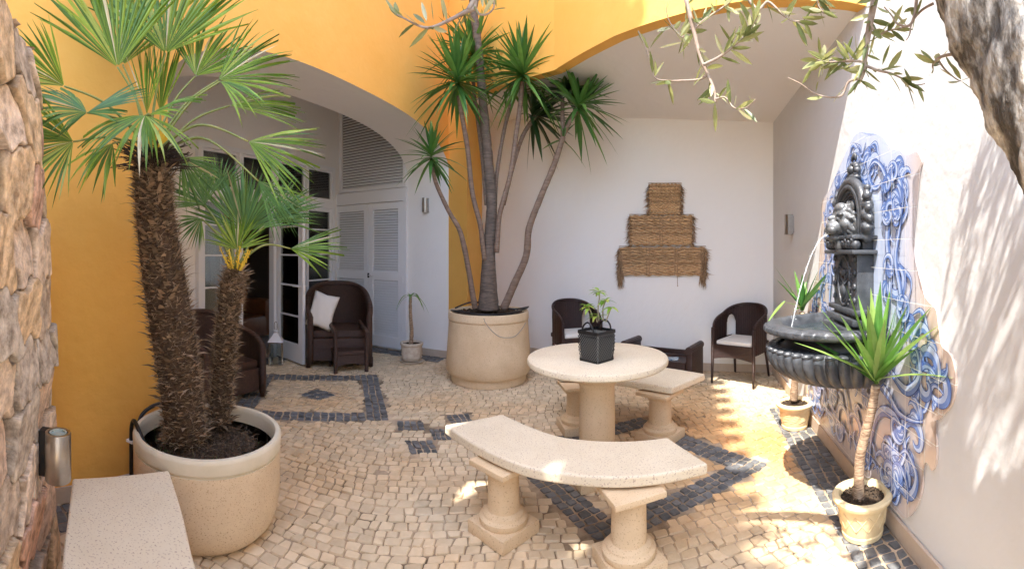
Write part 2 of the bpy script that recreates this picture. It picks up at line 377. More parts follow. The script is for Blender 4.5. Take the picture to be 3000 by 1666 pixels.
# keep only the ground inside the walls and porch
rr = np.array([(p[0]*RN.x+p[1]*RN.y) for p in cen]); keep &= rr < RO-.02
bwl = ((cen-np.array(BWA))@np.array(BWN)); keep &= (bwl > .01) | (cen[:, 0] < -.9)
BQ = BQ[keep]
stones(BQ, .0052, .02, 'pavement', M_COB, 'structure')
DQ = []
for qd, nu, nv in dark_quads:
    a, b, c, d = qd
    us = np.linspace(0, 1, nu+1); vs_ = np.linspace(0, 1, nv+1)
    gr = np.array([[(a*(1-u)*(1-v)+b*u*(1-v)+c*u*v+d*(1-u)*v)[:] for u in us] for v in vs_])
    jit = rng.normal(0, .0055, gr.shape); jit[0] *= .3; jit[-1] *= .3; gr = gr+jit
    for j in range(nv):
        for i in range(nu): DQ.append([gr[j, i], gr[j, i+1], gr[j+1, i+1], gr[j+1, i]])
stones(np.array(DQ), .0105, .02, 'pavement_dark_pattern', M_COBD, 'structure')

# ------------------------------------------------------------------ walls
def strip_wall(m, A, B, zb, zt, thick, side, nseg=1, mats=(0, 0)):
    """vertical wall from A to B; zb, zt functions of distance; side = unit vector towards the back"""
    A = Vector(A[:2]); B = Vector(B[:2]); L = (B-A).length; d = (B-A)/L
    fb = zb if callable(zb) else (lambda s: zb); ft = zt if callable(zt) else (lambda s: zt)
    for i in range(nseg):
        s0, s1 = L*i/nseg, L*(i+1)/nseg
        p0, p1 = A+d*s0, A+d*s1; q0, q1 = p0+side*thick, p1+side*thick
        v = [(p0.x, p0.y, fb(s0)), (p1.x, p1.y, fb(s1)), (p1.x, p1.y, ft(s1)), (p0.x, p0.y, ft(s0)),
             (q0.x, q0.y, fb(s0)), (q1.x, q1.y, fb(s1)), (q1.x, q1.y, ft(s1)), (q0.x, q0.y, ft(s0))]
        m.cur = mats[0]; m.add(v, [(0, 1, 2, 3)])
        m.cur = mats[1]; fs = [(5, 4, 7, 6), (3, 2, 6, 7), (4, 5, 1, 0)]
        if i == 0: fs.append((4, 0, 3, 7))
        if i == nseg-1: fs.append((1, 5, 6, 2))
        m.add(v, fs)
    m.cur = 0
S0, S1 = .897, 5.09
def archz(s):   # s measured along W1
    u = (s-(S0+S1)/2)/((S1-S0)/2); u = max(-1, min(1, u))
    return 2.62+.45*(1-abs(u)**3.2)**.62
wy = thing('yellow_wall', (W1A.x, W1A.y, 0), 'tall yellow plastered wall with a wide arched opening on the left of the patio', 'wall')
m = MB()
a0 = W1A+W1D*-.17
strip_wall(m, a0, W1A+W1D*S0, 0, lambda s: 4.35 if s > .5 else 3.8, .66, -W1N, 10)
strip_wall(m, W1A+W1D*S0, W1A+W1D*S1, lambda s: archz(s+S0), lambda s: 4.35 if s < .7 else 10.0, .66, -W1N, nseg=80, mats=(0, 1))
m.build('wall_face', [M_YEL, M_WHI], wy, fix=True)
m = MB()   # skirting
sk = lambda mm, A, B, N_, h=.095, t=.016: strip_wall(mm, A+N_*t, B+N_*t, 0, h, t-.002, -N_)
sk(m, a0, W1A+W1D*S0, W1N); m.build('skirting', M_BASE, wy, bevel=.003, fix=True)
# pillar
pf = (P2-P1).normalized(); pn = Vector((-pf.y, pf.x)); pn = pn if pn.y > 0 else -pn     # into the building
JE = V2(onwall(1412, 900, BWA, BWD))
pil = thing('corner_pillar', (P1.x, P1.y, 0), 'yellow pillar with a white inner side standing behind the multi-stemmed yucca planter', 'pillar')
W1E = W1A+W1D*S1; m = MB(); m.add([(W1E.x, W1E.y, 0), (P2.x, P2.y, 0), (P2.x, P2.y, 5.4), (W1E.x, W1E.y, 5.4)], [(0, 1, 2, 3)])
m.add([(P2.x, P2.y, 0), (JE.x, JE.y, 0), (JE.x, JE.y, 5.4), (P2.x, P2.y, 5.4)], [(0, 1, 2, 3)]); m.build('yellow_face', M_YEL, pil)
PJ = P1+LD*.66
m = MB(); strip_wall(m, P1+LD*.001, PJ, 0, 8, .2, -LN, mats=(0, 0)); m.build('white_face', M_WHI, pil, fix=True)
m = MB(); sk(m, P1, PJ, LN); m.build('skirting', M_BASE, pil, bevel=.003, fix=True)
# beams over the alcove opening
s3 = (T-K).normalized(); L3 = (T-K).length
zpts = []
for x, y in ((1624, 205), (1700, 158), (1800, 105), (1900, 68), (2040, 28), (2180, 2), (2360, -6), (2480, 4), (2548, 20)):
    p = onwall(x, y, K, s3); zpts.append(((V2(p)-K).dot(s3), p.z))
def zarch3(s):
    return float(np.interp(s, [q[0] for q in zpts], [q[1] for q in zpts]))
z2a = onwall(1372, 283, P2, (K-P2)).z; z2b = zarch3(0)
bw = thing('arch_beam', (K.x, K.y, 3), 'yellow wall over the alcove with a low curved arch edge', 'wall')
m = MB(); n2 = (K-P2).normalized(); n2p = Vector((-n2.y, n2.x)); n2p = n2p if n2p.y > 0 else -n2p
n3p = Vector((-s3.y, s3.x)); n3p = n3p if n3p.y > 0 else -n3p
strip_wall(m, P2, K, lambda s: z2a+(z2b-z2a)*s/(K-P2).length, 5.4, .12, n2p, 12)
strip_wall(m, K, T+s3*.02, zarch3, 5.4, .12, n3p, 48)
m.build('beam_face', M_YEL, bw, fix=True)
# alcove: back wall, ceiling
CP = [(C1, 3.04)]
for x, y in ((2050, 352), (1820, 345), (1620, 346), (1412, 358)):
    p = onwall(x, y, BWA, BWD); CP.append((V2(p), p.z))
m = MB(); strip_wall(m, C1, JE, 0, 5.4, .2, -BWN)
ow = m.build('alcove_back_wall', M_WHI, None, fix=True); tag(ow, 'pale back wall of the covered alcove, under the flat ceiling', 'wall')
m = MB(); sk(m, C1, JE, BWN); m.build('skirting', M_BASE, ow, bevel=.003, fix=True)
m = MB(); front = []
for i in range(25):
    s = L3*(1-i/24); q = K+s3*s+n3p*.05; front.append((q.x, q.y, zarch3(s)+.03))
for i in range(1, 9):
    t = i/8; q = K+(P2-K)*t+n2p*.05; front.append((q.x, q.y, z2b+(z2a-z2b)*t+.03))
nb = len(front); bl = sum((CP[i+1][0]-CP[i][0]).length for i in range(4)); back = []
cum = [0]
for i in range(4): cum.append(cum[-1]+(CP[i+1][0]-CP[i][0]).length)
for i in range(nb):
    s = bl*i/(nb-1); x = np.interp(s, cum, [c[0].x for c in CP]); y = np.interp(s, cum, [c[0].y for c in CP]); z = np.interp(s, cum, [c[1] for c in CP]); back.append((x, y, z))
rows = 10; vs = []
for j in range(rows+1):
    for i in range(nb):
        a, b = Vector(front[i]), Vector(back[i]); vs.append(a.lerp(b, j/rows))
m.add(vs, [(j*nb+i, j*nb+i+1, (j+1)*nb+i+1, (j+1)*nb+i) for j in range(rows) for i in range(nb-1)])
m.add([(v[0], v[1], 5.38) for v in front]+[(v[0], v[1], 5.38) for v in back], [tuple(list(range(nb))+list(range(2*nb-1, nb-1, -1)))])
oc = m.build('alcove_ceiling', M_WHI, None, smooth=True); tag(oc, 'smooth white ceiling of the alcove beneath the arch', 'ceiling')
# right hand wall
m = MB(); strip_wall(m, RW(5.42), RW(-3.5), 0, 5.4, .25, RN)
orw = m.build('white_side_wall', mat('rough_white_plaster', (.62, .62, .62), (.70, .70, .695), rough=.9, scale=2.2, bump=.004, bscale=14, contrast=.9), None, fix=True)
tag(orw, 'long white plastered wall on the right that carries the lion fountain', 'wall')
m = MB(); sk(m, V2(RW(5.42)), V2(RW(-3.5)), -RN, .10, .02); m.build('skirting', M_BASE, orw, bevel=.004, fix=True)
# porch: louvred side, glazed side, ceiling
m = MB(); strip_wall(m, PJ, LC, 0, 4.15, .2, -LN); opw = m.build('porch_end_wall', M_WHI, None, fix=True); tag(opw, 'white end wall of the porch around the louvred doors', 'wall')
def GP(t, z=0, off=0): p = LC+GD*t+W1N*off; return Vector((p.x, p.y, z))
GL = 3.9; g0, g1 = .16, 2.80
m = MB()
strip_wall(m, GP(0), GP(g0), 0, 4.15, .2, -W1N); strip_wall(m, GP(g1), GP(GL), 0, 4.15, .2, -W1N); strip_wall(m, GP(g0), GP(g1), 2.80, 4.15, .2, -W1N)
opg = m.build('porch_glazed_wall', M_WHI, None, fix=True); tag(opg, 'white wall above and beside the glazed french doors', 'wall')
m = MB(); pb = W1A+W1D*S0-W1N*.66; q = GP(GL)
strip_wall(m, (pb.x, pb.y), (q.x, q.y), 0, 4.15, .1, Vector((0, -1)))
m.prism([V2(GP(-.1)), V2(GP(GL+.9)), (pb+W1N*.1-W1D*.9), (P1+W1D*.3-W1N*.3)], 4.15, 4.3)
opc = m.build('porch_ceiling', M_WHI, None, fix=True); tag(opc, 'white plaster ceiling of the porch behind the arch', 'ceiling')
# pale neighbour wall at the far left
m = MB(); strip_wall(m, a0-W1D*.01, a0-W1D*1.8, 0, 5.5, .2, -W1N); o = m.build('neighbour_wall', M_GREYW, None, fix=True); tag(o, 'pale grey wall strip rising behind the stone wall at the far left', 'wall')
# unseen thin house walls with tiled eave, added to throw the scalloped shade
CE = -2.37; HT = 12.0
def HE(a): p = RN*CE+RD*a; return p
house = thing('shade_house', (-3.5, -1, 0), 'unseen thin walls with a tiled roof edge, added behind the viewer to shade the patio', 'house')
hc = HE((.5+.369*CE)/.929)       # corner on y = .5
def wall_holes(m, A, B, z0, z1, th, side, holes):
    A = Vector(A[:2]); B = Vector(B[:2]); d = (B-A).normalized(); L = (B-A).length
    xs = sorted({0, L, *[h[0] for h in holes], *[h[1] for h in holes]}); zs = sorted({z0, z1, *[h[2] for h in holes], *[h[3] for h in holes]})
    for i in range(len(xs)-1):
        for j in range(len(zs)-1):
            cx, cz = (xs[i]+xs[i+1])/2, (zs[j]+zs[j+1])/2
            if any(h[0] < cx < h[1] and h[2] < cz < h[3] for h in holes): continue
            a, b = A+d*xs[i], A+d*xs[i+1]
            strip_wall(m, a, b, zs[j], zs[j+1], th, side)
m = MB()
HB = HE(-4.1)
F0 = Vector((.20, 2.13, .45)); kk = (RN.dot(F0.xy)-CE)/(.39*RN.x-.373*RN.y*1)  # where the ray to the bench leaves the eave wall
kk = (RN.dot(F0.xy)-CE)/(RN.x*.39+RN.y*.373); hp = F0.xy-Vector((.39, .373))*kk; ha = (hc-hp).dot(RD)
wall_holes(m, hc, HB, 0, HT, .05, -RN, [(ha-.12, ha+.17, F0.z+kk-.16, F0.z+kk+.22)])  # opening added to let a sun spot fall on the bench
wall_holes(m, hc, (-4.9, .5), 0, 17, .05, Vector((0, -1)), [(hc.x+2.62, hc.x+3.12, 5.0, 6.6)])  # opening added to let sun reach the palm crown
m.build('shade_walls', M_WHI, house, fix=True)  # white, to bounce more light into the patio
m = MB()
for i in range(19):
    c = hc-RD*(.12+i*.30); pts = [Vector((c.x, c.y, HT+.02))-Vector((RN.x, RN.y, 0))*.3, Vector((c.x, c.y, HT+.02))+Vector((RN.x, RN.y, 0))*.13]
    m.tube(pts, .09, 10)
m.build('roof_tiles', mat('roof_tile', (.45, .2, .12), (.55, .28, .17), rough=.8), house, smooth=40)

# ------------------------------------------------------------------ stone wall on the left
def stone_wall():
    path = [Vector((-2.36, 1.27)), Vector((-2.1, 1.22)), Vector((-1.90, 1.15)), Vector((-1.83, 1.08)), Vector((-1.66, .90)), Vector((-1.36, .58)), Vector((-1.05, .22)), Vector((-.6, -.35))]
    cum = [0]
    for i in range(len(path)-1): cum.append(cum[-1]+(path[i+1]-path[i]).length)
    L = cum[-1]; nu, nv, H = 470, 430, 2.32
    us = np.linspace(0, L, nu+1); zs = np.linspace(-.02, H, nv+1)
    X = np.interp(us, cum, [p.x for p in path]); Y = np.interp(us, cum, [p.y for p in path])
    k = np.ones(15)/15; pad = lambda a: np.convolve(np.pad(a, 7, 'edge'), k, 'valid'); X = pad(X); Y = pad(Y)
    tx = np.gradient(X); ty = np.gradient(Y); l = np.hypot(tx, ty); nx, ny = -ty/l*-1, tx/l*-1
    # outward = towards the patio
    s_ = np.sign((nx*(0-X)+ny*(1.0-Y)).mean()); nx *= s_; ny *= s_
    # cells
    pts = []; z = 0.0; row = 0
    while z < H+.2:
        h = rng.uniform(.14, .30); u = -rng.uniform(0, .2)
        while u < L+.2:
            wd = rng.uniform(.15, .42); pts.append((u+wd/2, z+h/2+rng.normal(0, .02), rng.uniform(.85, 1.15), rng.uniform(-1, 1), rng.uniform(-1, 1), rng.uniform(0, 1))); u += wd
        z += h
    pts = np.array(pts); U, Z = np.meshgrid(us, zs)
    wu = U+.02*np.sin(Z*23+U*7)+.012*np.sin(U*41+Z*13); wz = Z+.018*np.sin(U*19+1)+.012*np.sin(U*47+Z*29)
    D = np.sqrt(((wu[..., None]-pts[:, 0])*.72)**2+((wz[..., None]-pts[:, 1])*1.25)**2)*pts[:, 2]
    idx = np.argsort(D, -1)[..., :2]; d1 = np.take_along_axis(D, idx[..., :1], -1)[..., 0]; d2 = np.take_along_axis(D, idx[..., 1:2], -1)[..., 0]
    edge = np.clip((d2-d1)/.016, 0, 1); cell = pts[idx[..., 0]]
    bul = 1-(1-edge)**3
    nzv = sum(np.sin(U*f*1.3+cell[..., 3]*9+np.sin(Z*f*.7+f)*2)*np.sin(Z*f+cell[..., 4]*7+np.sin(U*f*.6)*2)/f for f in (18, 37, 71, 133))*.16
    disp = bul*(.04+.035*cell[..., 5])+.14*cell[..., 3]*(wu-cell[..., 0])*bul+.16*cell[..., 4]*(wz-cell[..., 1])*bul+nzv*.30*edge
    # batter of the end: upper part steps back along the wall
    back = np.interp(Z, [0, 1.0, 1.7, 2.0, 2.32], [0, .05, .15, .26, .42])
    bx, by = (path[5]-path[3]).normalized()
    XX = X[None]+nx[None]*disp+bx*back*np.clip(1.1-U/L, 0, 1); YY = Y[None]+ny[None]*disp+by*back*np.clip(1.1-U/L, 0, 1)
    V = np.stack([XX, YY, Z+.0*disp], -1).reshape(-1, 3)
    f = [(j*(nu+1)+i, j*(nu+1)+i+1, (j+1)*(nu+1)+i+1, (j+1)*(nu+1)+i) for j in range(nv) for i in range(nu)]
    me = bpy.data.meshes.new('stone_wall'); me.from_pydata(V.tolist(), [], f); me.polygons.foreach_set('use_smooth', [True]*len(f))
    pal = np.array([(.66, .54, .44), (.70, .61, .51), (.52, .46, .39), (.76, .67, .57), (.66, .47, .38), (.54, .51, .46), (.70, .57, .40)])
    ci = (cell[..., 5]*6.999).astype(int); colr = pal[ci]*(1+.10*np.sin(U*60+Z*33+cell[..., 3]*5)[..., None])*(.25+.75*np.clip(edge*1.2, 0, 1))[..., None]
    at = me.color_attributes.new('stone_col', 'FLOAT_COLOR', 'POINT'); c4 = np.concatenate([colr.reshape(-1, 3), np.ones((len(V), 1))], 1); at.data.foreach_set('color', c4.ravel())
    m = bpy.data.materials.new('rubble_stone'); m.use_nodes = True; t = m.node_tree; N = t.nodes; LK = t.links; b = N['Principled BSDF']; b.inputs['Roughness'].default_value = .9
    a = N.new('ShaderNodeAttribute'); a.attribute_name = 'stone_col'; nz = N.new('ShaderNodeTexNoise'); nz.inputs['Scale'].default_value = 17; nz.inputs['Detail'].default_value = 9; nz.inputs['Roughness'].default_value = .7
    tc = N.new('ShaderNodeTexCoord'); LK.new(tc.outputs['Object'], nz.inputs['Vector']); cr = N.new('ShaderNodeValToRGB'); cr.color_ramp.elements[0].color = (.45, .38, .33, 1); cr.color_ramp.elements[1].color = (1.5, 1.4, 1.3, 1)
    cr.color_ramp.elements[0].position = .32; cr.color_ramp.elements[1].position = .66
    LK.new(nz.outputs[0], cr.inputs[0]); mx = N.new('ShaderNodeMix'); mx.data_type = 'RGBA'; mx.blend_type = 'MULTIPLY'; mx.inputs[0].default_value = 1
    LK.new(a.outputs[0], mx.inputs[6]); LK.new(cr.outputs[0], mx.inputs[7]); LK.new(mx.outputs[2], b.inputs['Base Color'])
    bp = N.new('ShaderNodeBump'); bp.inputs['Distance'].default_value = .008; bp.inputs['Strength'].default_value = 1; n3 = N.new('ShaderNodeTexNoise'); n3.inputs['Scale'].default_value = 40; n3.inputs['Detail'].default_value = 8
    LK.new(tc.outputs['Object'], n3.inputs['Vector']); LK.new(n3.outputs[0], bp.inputs['Height']); LK.new(bp.outputs[0], b.inputs['Normal'])
    me.materials.append(m)
    bm = bmesh.new(); bm.from_mesh(me)      # thickness: back and top
    nn = nu+1
    top = [bm.verts[:][nv*nn+i] for i in range(nn)] if False else None
    bm.to_mesh(me); bm.free()
    o = bpy.data.objects.new('stone_wall', me); COL.objects.link(o); tag(o, 'rough rubble stone wall at the left edge, behind the end of the stone bench', 'wall')
    # coping slab body behind so the wall is solid
    mm = MB(); ps = [V2((X[i], Y[i])) for i in range(0, nu+1, 47)]; nn2 = [Vector((-nx[i], -ny[i])) for i in range(0, nu+1, 47)]
    shift = Vector((bx, by))*.42
    for i in range(len(ps)-1):
        z1 = 2.28
        a, b2 = ps[i]+nn2[i]*.02, ps[i+1]+nn2[i+1]*.02
        if i < 2: continue
        c_, d_ = b2+nn2[i+1]*.3, a+nn2[i]*.3
        mm.add([(a.x, a.y, 0), (b2.x, b2.y, 0), (b2.x+shift.x*.6, b2.y+shift.y*.6, z1), (a.x+shift.x, a.y+shift.y, z1),
                (d_.x, d_.y, 0), (c_.x, c_.y, 0), (c_.x, c_.y, z1), (d_.x+shift.x, d_.y+shift.y, z1)], [(3, 2, 6, 7), (5, 4, 7, 6), (4, 0, 3, 7), (1, 5, 6, 2)])
    mm.build('wall_back', mat('rubble_back', (.4, .3, .2), (.5, .38, .26), rough=.95, scale=6), o)
stone_wall()

# ------------------------------------------------------------------ french doors, louvred doors
def TG(x, zy=None):     # t along glazed wall for pixel x
    p = onwall(x, 700, LC, GD); return (V2(p)-LC).dot(GD)
fd = thing('french_doors', GP(1.5), 'white glazed french doors with transom windows, one leaf standing open', 'door')
def gbox(m, t0, t1, z0, z1, o0, o1):
    c = [GP(t0, z0, o0), GP(t1, z0, o0), GP(t1, z0, o1), GP(t0, z0, o1)]
    m.add(c+[v+Vector((0, 0, z1-z0)) for v in c], [(0, 3, 2, 1), (4, 5, 6, 7), (0, 1, 5, 4), (1, 2, 6, 5), (2, 3, 7, 6), (3, 0, 4, 7)])
def glazed(parent, name, t0, t1, z0, z1, o0, bars, label=None, railh=.09, st=.055, dep=.045, glass=True):
    m = MB()
    gbox(m, t0, t0+st, z0, z1, o0, o0+dep); gbox(m, t1-st, t1, z0, z1, o0, o0+dep)
    gbox(m, t0+st, t1-st, z0, z0+railh, o0+.002, o0+dep-.002); gbox(m, t0+st, t1-st, z1-st, z1, o0+.002, o0+dep-.002)
    for b in bars: gbox(m, t0+st, t1-st, b-.011, b+.011, o0+.01, o0+dep-.008)
    o = m.build(name, M_PAINT, parent, bevel=.003, fix=True)
    if glass:
        m = MB(); gbox(m, t0+st*.8, t1-st*.8, z0+railh*.9, z1-st*.8, o0+.018, o0+.024); m.build('pane', M_GLASS, o, fix=True)
    return o
fz = 2.80
m = MB(); fw = .06
gbox(m, g0, g0+fw, 0, fz, -.03, .07); gbox(m, g1-fw, g1, 0, fz, -.03, .07); gbox(m, g0+fw, g1-fw, fz-fw, fz, -.029, .069)
gbox(m, g0+fw, g1-fw, 2.14, 2.26, -.029, .069)
bay = (g1-g0-fw)/4; tb = [g0+fw/2+bay*i for i in range(5)]
for t in tb[1:4]: gbox(m, t-.03, t+.03, 2.26, fz-fw, -.028, .068)
gbox(m, tb[2]-.0, tb[2]+.06, 0, 2.14, -.028, .068)
gbox(m, tb[3]-.03, tb[3]+.03, 0, 2.14, -.028, .068)
m.build('door_frame', M_PAINT, fd, bevel=.003, fix=True)
for i in range(4):
    glazed(fd, 'transom_window', tb[i]+.03, tb[i+1]-.03, 2.262, fz-fw-.002, 0, [], st=.03, railh=.03)
bars3 = (.62, 1.02, 1.42, 1.80)
glazed(fd, 'fixed_leaf', tb[0]+.03, tb[1], .01, 2.138, 0, bars3, railh=.24)
glazed(fd, 'fixed_leaf', tb[3]+.03, tb[4]-.03, .01, 2.138, 0, bars3, railh=.24)
# open leaf: hinged at tb[2] post, swung out 90 degrees
hp0 = GP(tb[2]-.0, 0, .07); le = Vector(G(867, 1066)); ld = V2(le-hp0).normalized(); lw = .62; lp = Vector((-ld.y, ld.x))
def leafbox(m, u0, u1, z0, z1, w0, w1):
    A_ = V2(hp0); c = [A_+ld*u0+lp*w0, A_+ld*u1+lp*w0, A_+ld*u1+lp*w1, A_+ld*u0+lp*w1]
    m.add([(p.x, p.y, z0) for p in c]+[(p.x, p.y, z1) for p in c], [(0, 3, 2, 1), (4, 5, 6, 7), (0, 1, 5, 4), (1, 2, 6, 5), (2, 3, 7, 6), (3, 0, 4, 7)])
m = MB(); leafbox(m, 0, .07, .02, 2.13, 0, .045); leafbox(m, lw-.10, lw, .02, 2.13, 0, .045); leafbox(m, .07, lw-.10, .02, .26, .002, .043); leafbox(m, .07, lw-.10, 2.05, 2.13, .002, .043)
for b in bars3: leafbox(m, .07, lw-.10, b-.012, b+.012, .01, .036)
ol = m.build('open_leaf', M_PAINT, fd, bevel=.003, fix=True)
m = MB(); leafbox(m, .06, lw-.09, .24, 2.06, .018, .024); m.build('pane', M_GLASS, ol, fix=True)
m = MB(); p = V2(hp0)+ld*(lw-.05)+lp*.05; m.tube([(p.x, p.y, 1.02), (p.x+lp.x*.04, p.y+lp.y*.04, 1.02), (p.x+lp.x*.045-ld.x*.10, p.y+lp.y*.045-ld.y*.10, 1.02)], .010, 8)
p = V2(hp0)+ld*(lw-.05)-lp*.008; m.tube([(p.x, p.y, 1.02), (p.x-lp.x*.04, p.y-lp.y*.04, 1.02), (p.x-lp.x*.045-ld.x*.10, p.y-lp.y*.045-ld.y*.10, 1.02)], .010, 8)
m.build('handle', M_PAINT, ol, smooth=40)
# curtain behind the fixed leaf
m = MB(); n = 60; vs = []
for j in (0, 1):
    for i in range(n+1):
        t = lerp(tb[0]+.12, tb[1]-.08, i/n); vs.append(GP(t, 2.1 if j else .05, -.05+.02*sin(i*1.1)))
m.add(vs, [(i, i+1, n+2+i, n+1+i) for i in range(n)]); m.build('curtain', mat('net_curtain', (.8, .8, .8), rough=.9), None, smooth=True)
tag(bpy.data.objects['curtain'], 'grey net curtain hanging behind the fixed pane next to the louvred doors', 'curtain')
m = MB(); vs = []
for j in (0, 1):
    for i in range(n+1):
        t = lerp(tb[3]+.06, tb[4]-.1, i/n); vs.append(GP(t, 2.1 if j else .05, -.05+.02*sin(i*1.3)))
m.add(vs, [(i, i+1, n+2+i, n+1+i) for i in range(n)]); m.build('curtain', MATS['net_curtain'], None, smooth=True)
tag(bpy.data.objects['curtain.001'], 'grey net curtain behind the pane left of the palm trunks', 'curtain')
# room behind
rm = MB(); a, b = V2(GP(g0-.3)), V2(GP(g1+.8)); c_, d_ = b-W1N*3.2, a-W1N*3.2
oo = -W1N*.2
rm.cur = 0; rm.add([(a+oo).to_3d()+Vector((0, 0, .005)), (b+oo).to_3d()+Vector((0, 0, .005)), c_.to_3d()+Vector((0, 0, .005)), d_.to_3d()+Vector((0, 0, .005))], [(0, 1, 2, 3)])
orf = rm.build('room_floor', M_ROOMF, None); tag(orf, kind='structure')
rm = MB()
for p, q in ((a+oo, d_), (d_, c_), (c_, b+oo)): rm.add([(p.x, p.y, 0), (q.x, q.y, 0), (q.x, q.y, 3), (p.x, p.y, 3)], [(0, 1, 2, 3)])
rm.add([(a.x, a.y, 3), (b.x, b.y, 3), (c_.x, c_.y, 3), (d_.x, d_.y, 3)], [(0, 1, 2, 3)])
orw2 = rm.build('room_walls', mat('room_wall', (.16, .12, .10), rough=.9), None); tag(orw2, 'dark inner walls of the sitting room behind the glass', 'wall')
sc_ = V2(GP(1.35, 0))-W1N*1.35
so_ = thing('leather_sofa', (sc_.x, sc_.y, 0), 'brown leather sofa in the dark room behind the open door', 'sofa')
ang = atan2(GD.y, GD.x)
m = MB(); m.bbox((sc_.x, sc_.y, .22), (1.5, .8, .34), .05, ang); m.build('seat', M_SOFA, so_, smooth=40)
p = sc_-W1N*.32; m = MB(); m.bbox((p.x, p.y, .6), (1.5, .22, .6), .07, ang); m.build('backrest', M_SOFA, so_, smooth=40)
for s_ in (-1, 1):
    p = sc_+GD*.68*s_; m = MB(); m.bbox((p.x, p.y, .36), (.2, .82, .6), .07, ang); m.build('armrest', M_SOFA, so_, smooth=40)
# louvred doors
def LP_(u, z=0, off=0): p = P1+LD*u+LN*off; return Vector((p.x, p.y, z))
def LU(x, y=700): p = onwall(x, y, P1, LD); return (V2(p)-P1).dot(LD), p.z
def lbox(m, u0, u1, z0, z1, o0, o1):
    c = [LP_(u0, z0, o0), LP_(u1, z0, o0), LP_(u1, z0, o1), LP_(u0, z0, o1)]
    m.add(c+[v+Vector((0, 0, z1-z0)) for v in c], [(0, 3, 2, 1), (4, 5, 6, 7), (0, 1, 5, 4), (1, 2, 6, 5), (2, 3, 7, 6), (3, 0, 4, 7)])
u_r = LU(1187)[0]; u_m = LU(1084)[0]; u_l = LU(984)[0]; ztop = LU(1084, 598)[1]
ld_ = thing('louvred_doors', LP_(u_m), 'pair of white louvred cupboard doors in the end wall of the porch', 'door')
def slats(m, u0, u1, z0, z1, n, o=.012):
    for i in range(n):
        z = lerp(z0, z1, (i+.5)/n); h = (z1-z0)/n
        a, b = LP_(u0, z-h*.40, o+.024), LP_(u1, z-h*.40, o+.024); c, d = LP_(u1, z+h*.34, o-.004), LP_(u0, z+h*.34, o-.004)
        th = Vector((0, 0, .006)); m.add([a, b, c, d, a-th, b-th, c-th, d-th], [(0, 1, 2, 3), (7, 6, 5, 4), (0, 4, 5, 1), (3, 2, 6, 7)])
for k, (ua, ub) in enumerate(((u_r+.012, u_m-.004), (u_m+.004, u_l-.012))):
    m = MB(); st = .085; h0, h1 = .03, ztop
    lbox(m, ua, ua+st, h0, h1, .004, .045); lbox(m, ub-st, ub, h0, h1, .004, .045)
    lbox(m, ua+st, ub-st, h0, h0+.16, .005, .043); lbox(m, ua+st, ub-st, h1-.10, h1, .005, .043); lbox(m, ua+st, ub-st, 1.03, 1.16, .005, .043)
    dl = m.build('door_leaf', M_PAINT, ld_, bevel=.003, fix=True)
    m = MB(); slats(m, ua+st, ub-st, h0+.16, 1.03, 22); slats(m, ua+st, ub-st, 1.16, h1-.10, 24)
    m.build('louvres', M_PAINT, dl)
    m = MB(); lbox(m, ua+st, ub-st, h0+.1, h1-.05, .0025, .0045); m.build('louvre_gap_shade', mat('shade_grey', (.16, .16, .17), rough=.9), dl)  # dark sheet, shade between the slats put into its colour
    if k == 0:
        m = MB(); hu = ub-.045; m.tube([LP_(hu, 1.1, .04), LP_(hu, 1.1, .085), LP_(hu-.1, 1.1, .09)], .010, 8); m.build('handle', M_PAINT, dl, smooth=40)
        m = MB(); lbox(m, hu-.012+.04, hu+.012+.04, 1.06, 1.13, .045, .06); m.build('lock', M_BLK, dl, fix=True)
    for hz in (.35, 1.05, 1.8):
        m = MB(); uh = ua-.004 if k == 0 else ub+.004; m.tube([LP_(uh, hz-.05, .05), LP_(uh, hz+.05, .05)], .009, 8); m.build('hinge', M_PAINT, dl, smooth=40)
m = MB(); lbox(m, u_r-.05, u_r+.01, 0, ztop+.2, .002, .05); lbox(m, u_l-.01, u_l+.05, 0, ztop+.2, .002, .05); lbox(m, u_r+.01, u_l-.01, ztop+.012, ztop+.20, .002, .048)
m.build('door_frame', M_PAINT, ld_, bevel=.003, fix=True)
# louvred panel above
u_pl = LU(1003)[0]; m = MB(); zb_ = ztop+.26; zt_ = 3.75
lbox(m, u_r-.04, u_r+.02, zb_-.05, zt_, .002, .04); lbox(m, u_pl-.02, u_pl+.04, zb_-.05, zt_, .002, .04); lbox(m, u_r+.02, u_pl-.02, zb_-.05, zb_, .002, .04)
lv = m.build('louvred_panel', M_PAINT, None, bevel=.003, fix=True); tag(lv, 'tall white louvred vent panel above the louvred doors', 'vent')
m = MB(); slats(m, u_r+.02, u_pl-.02, zb_, zt_, 30); m.build('louvres', M_PAINT, lv)
m = MB(); lbox(m, u_r, u_pl, zb_, zt_, .0015, .0035); m.build('louvre_gap_shade', MATS['shade_grey'], lv)  # same dark sheet, painted shade for the panel's gaps

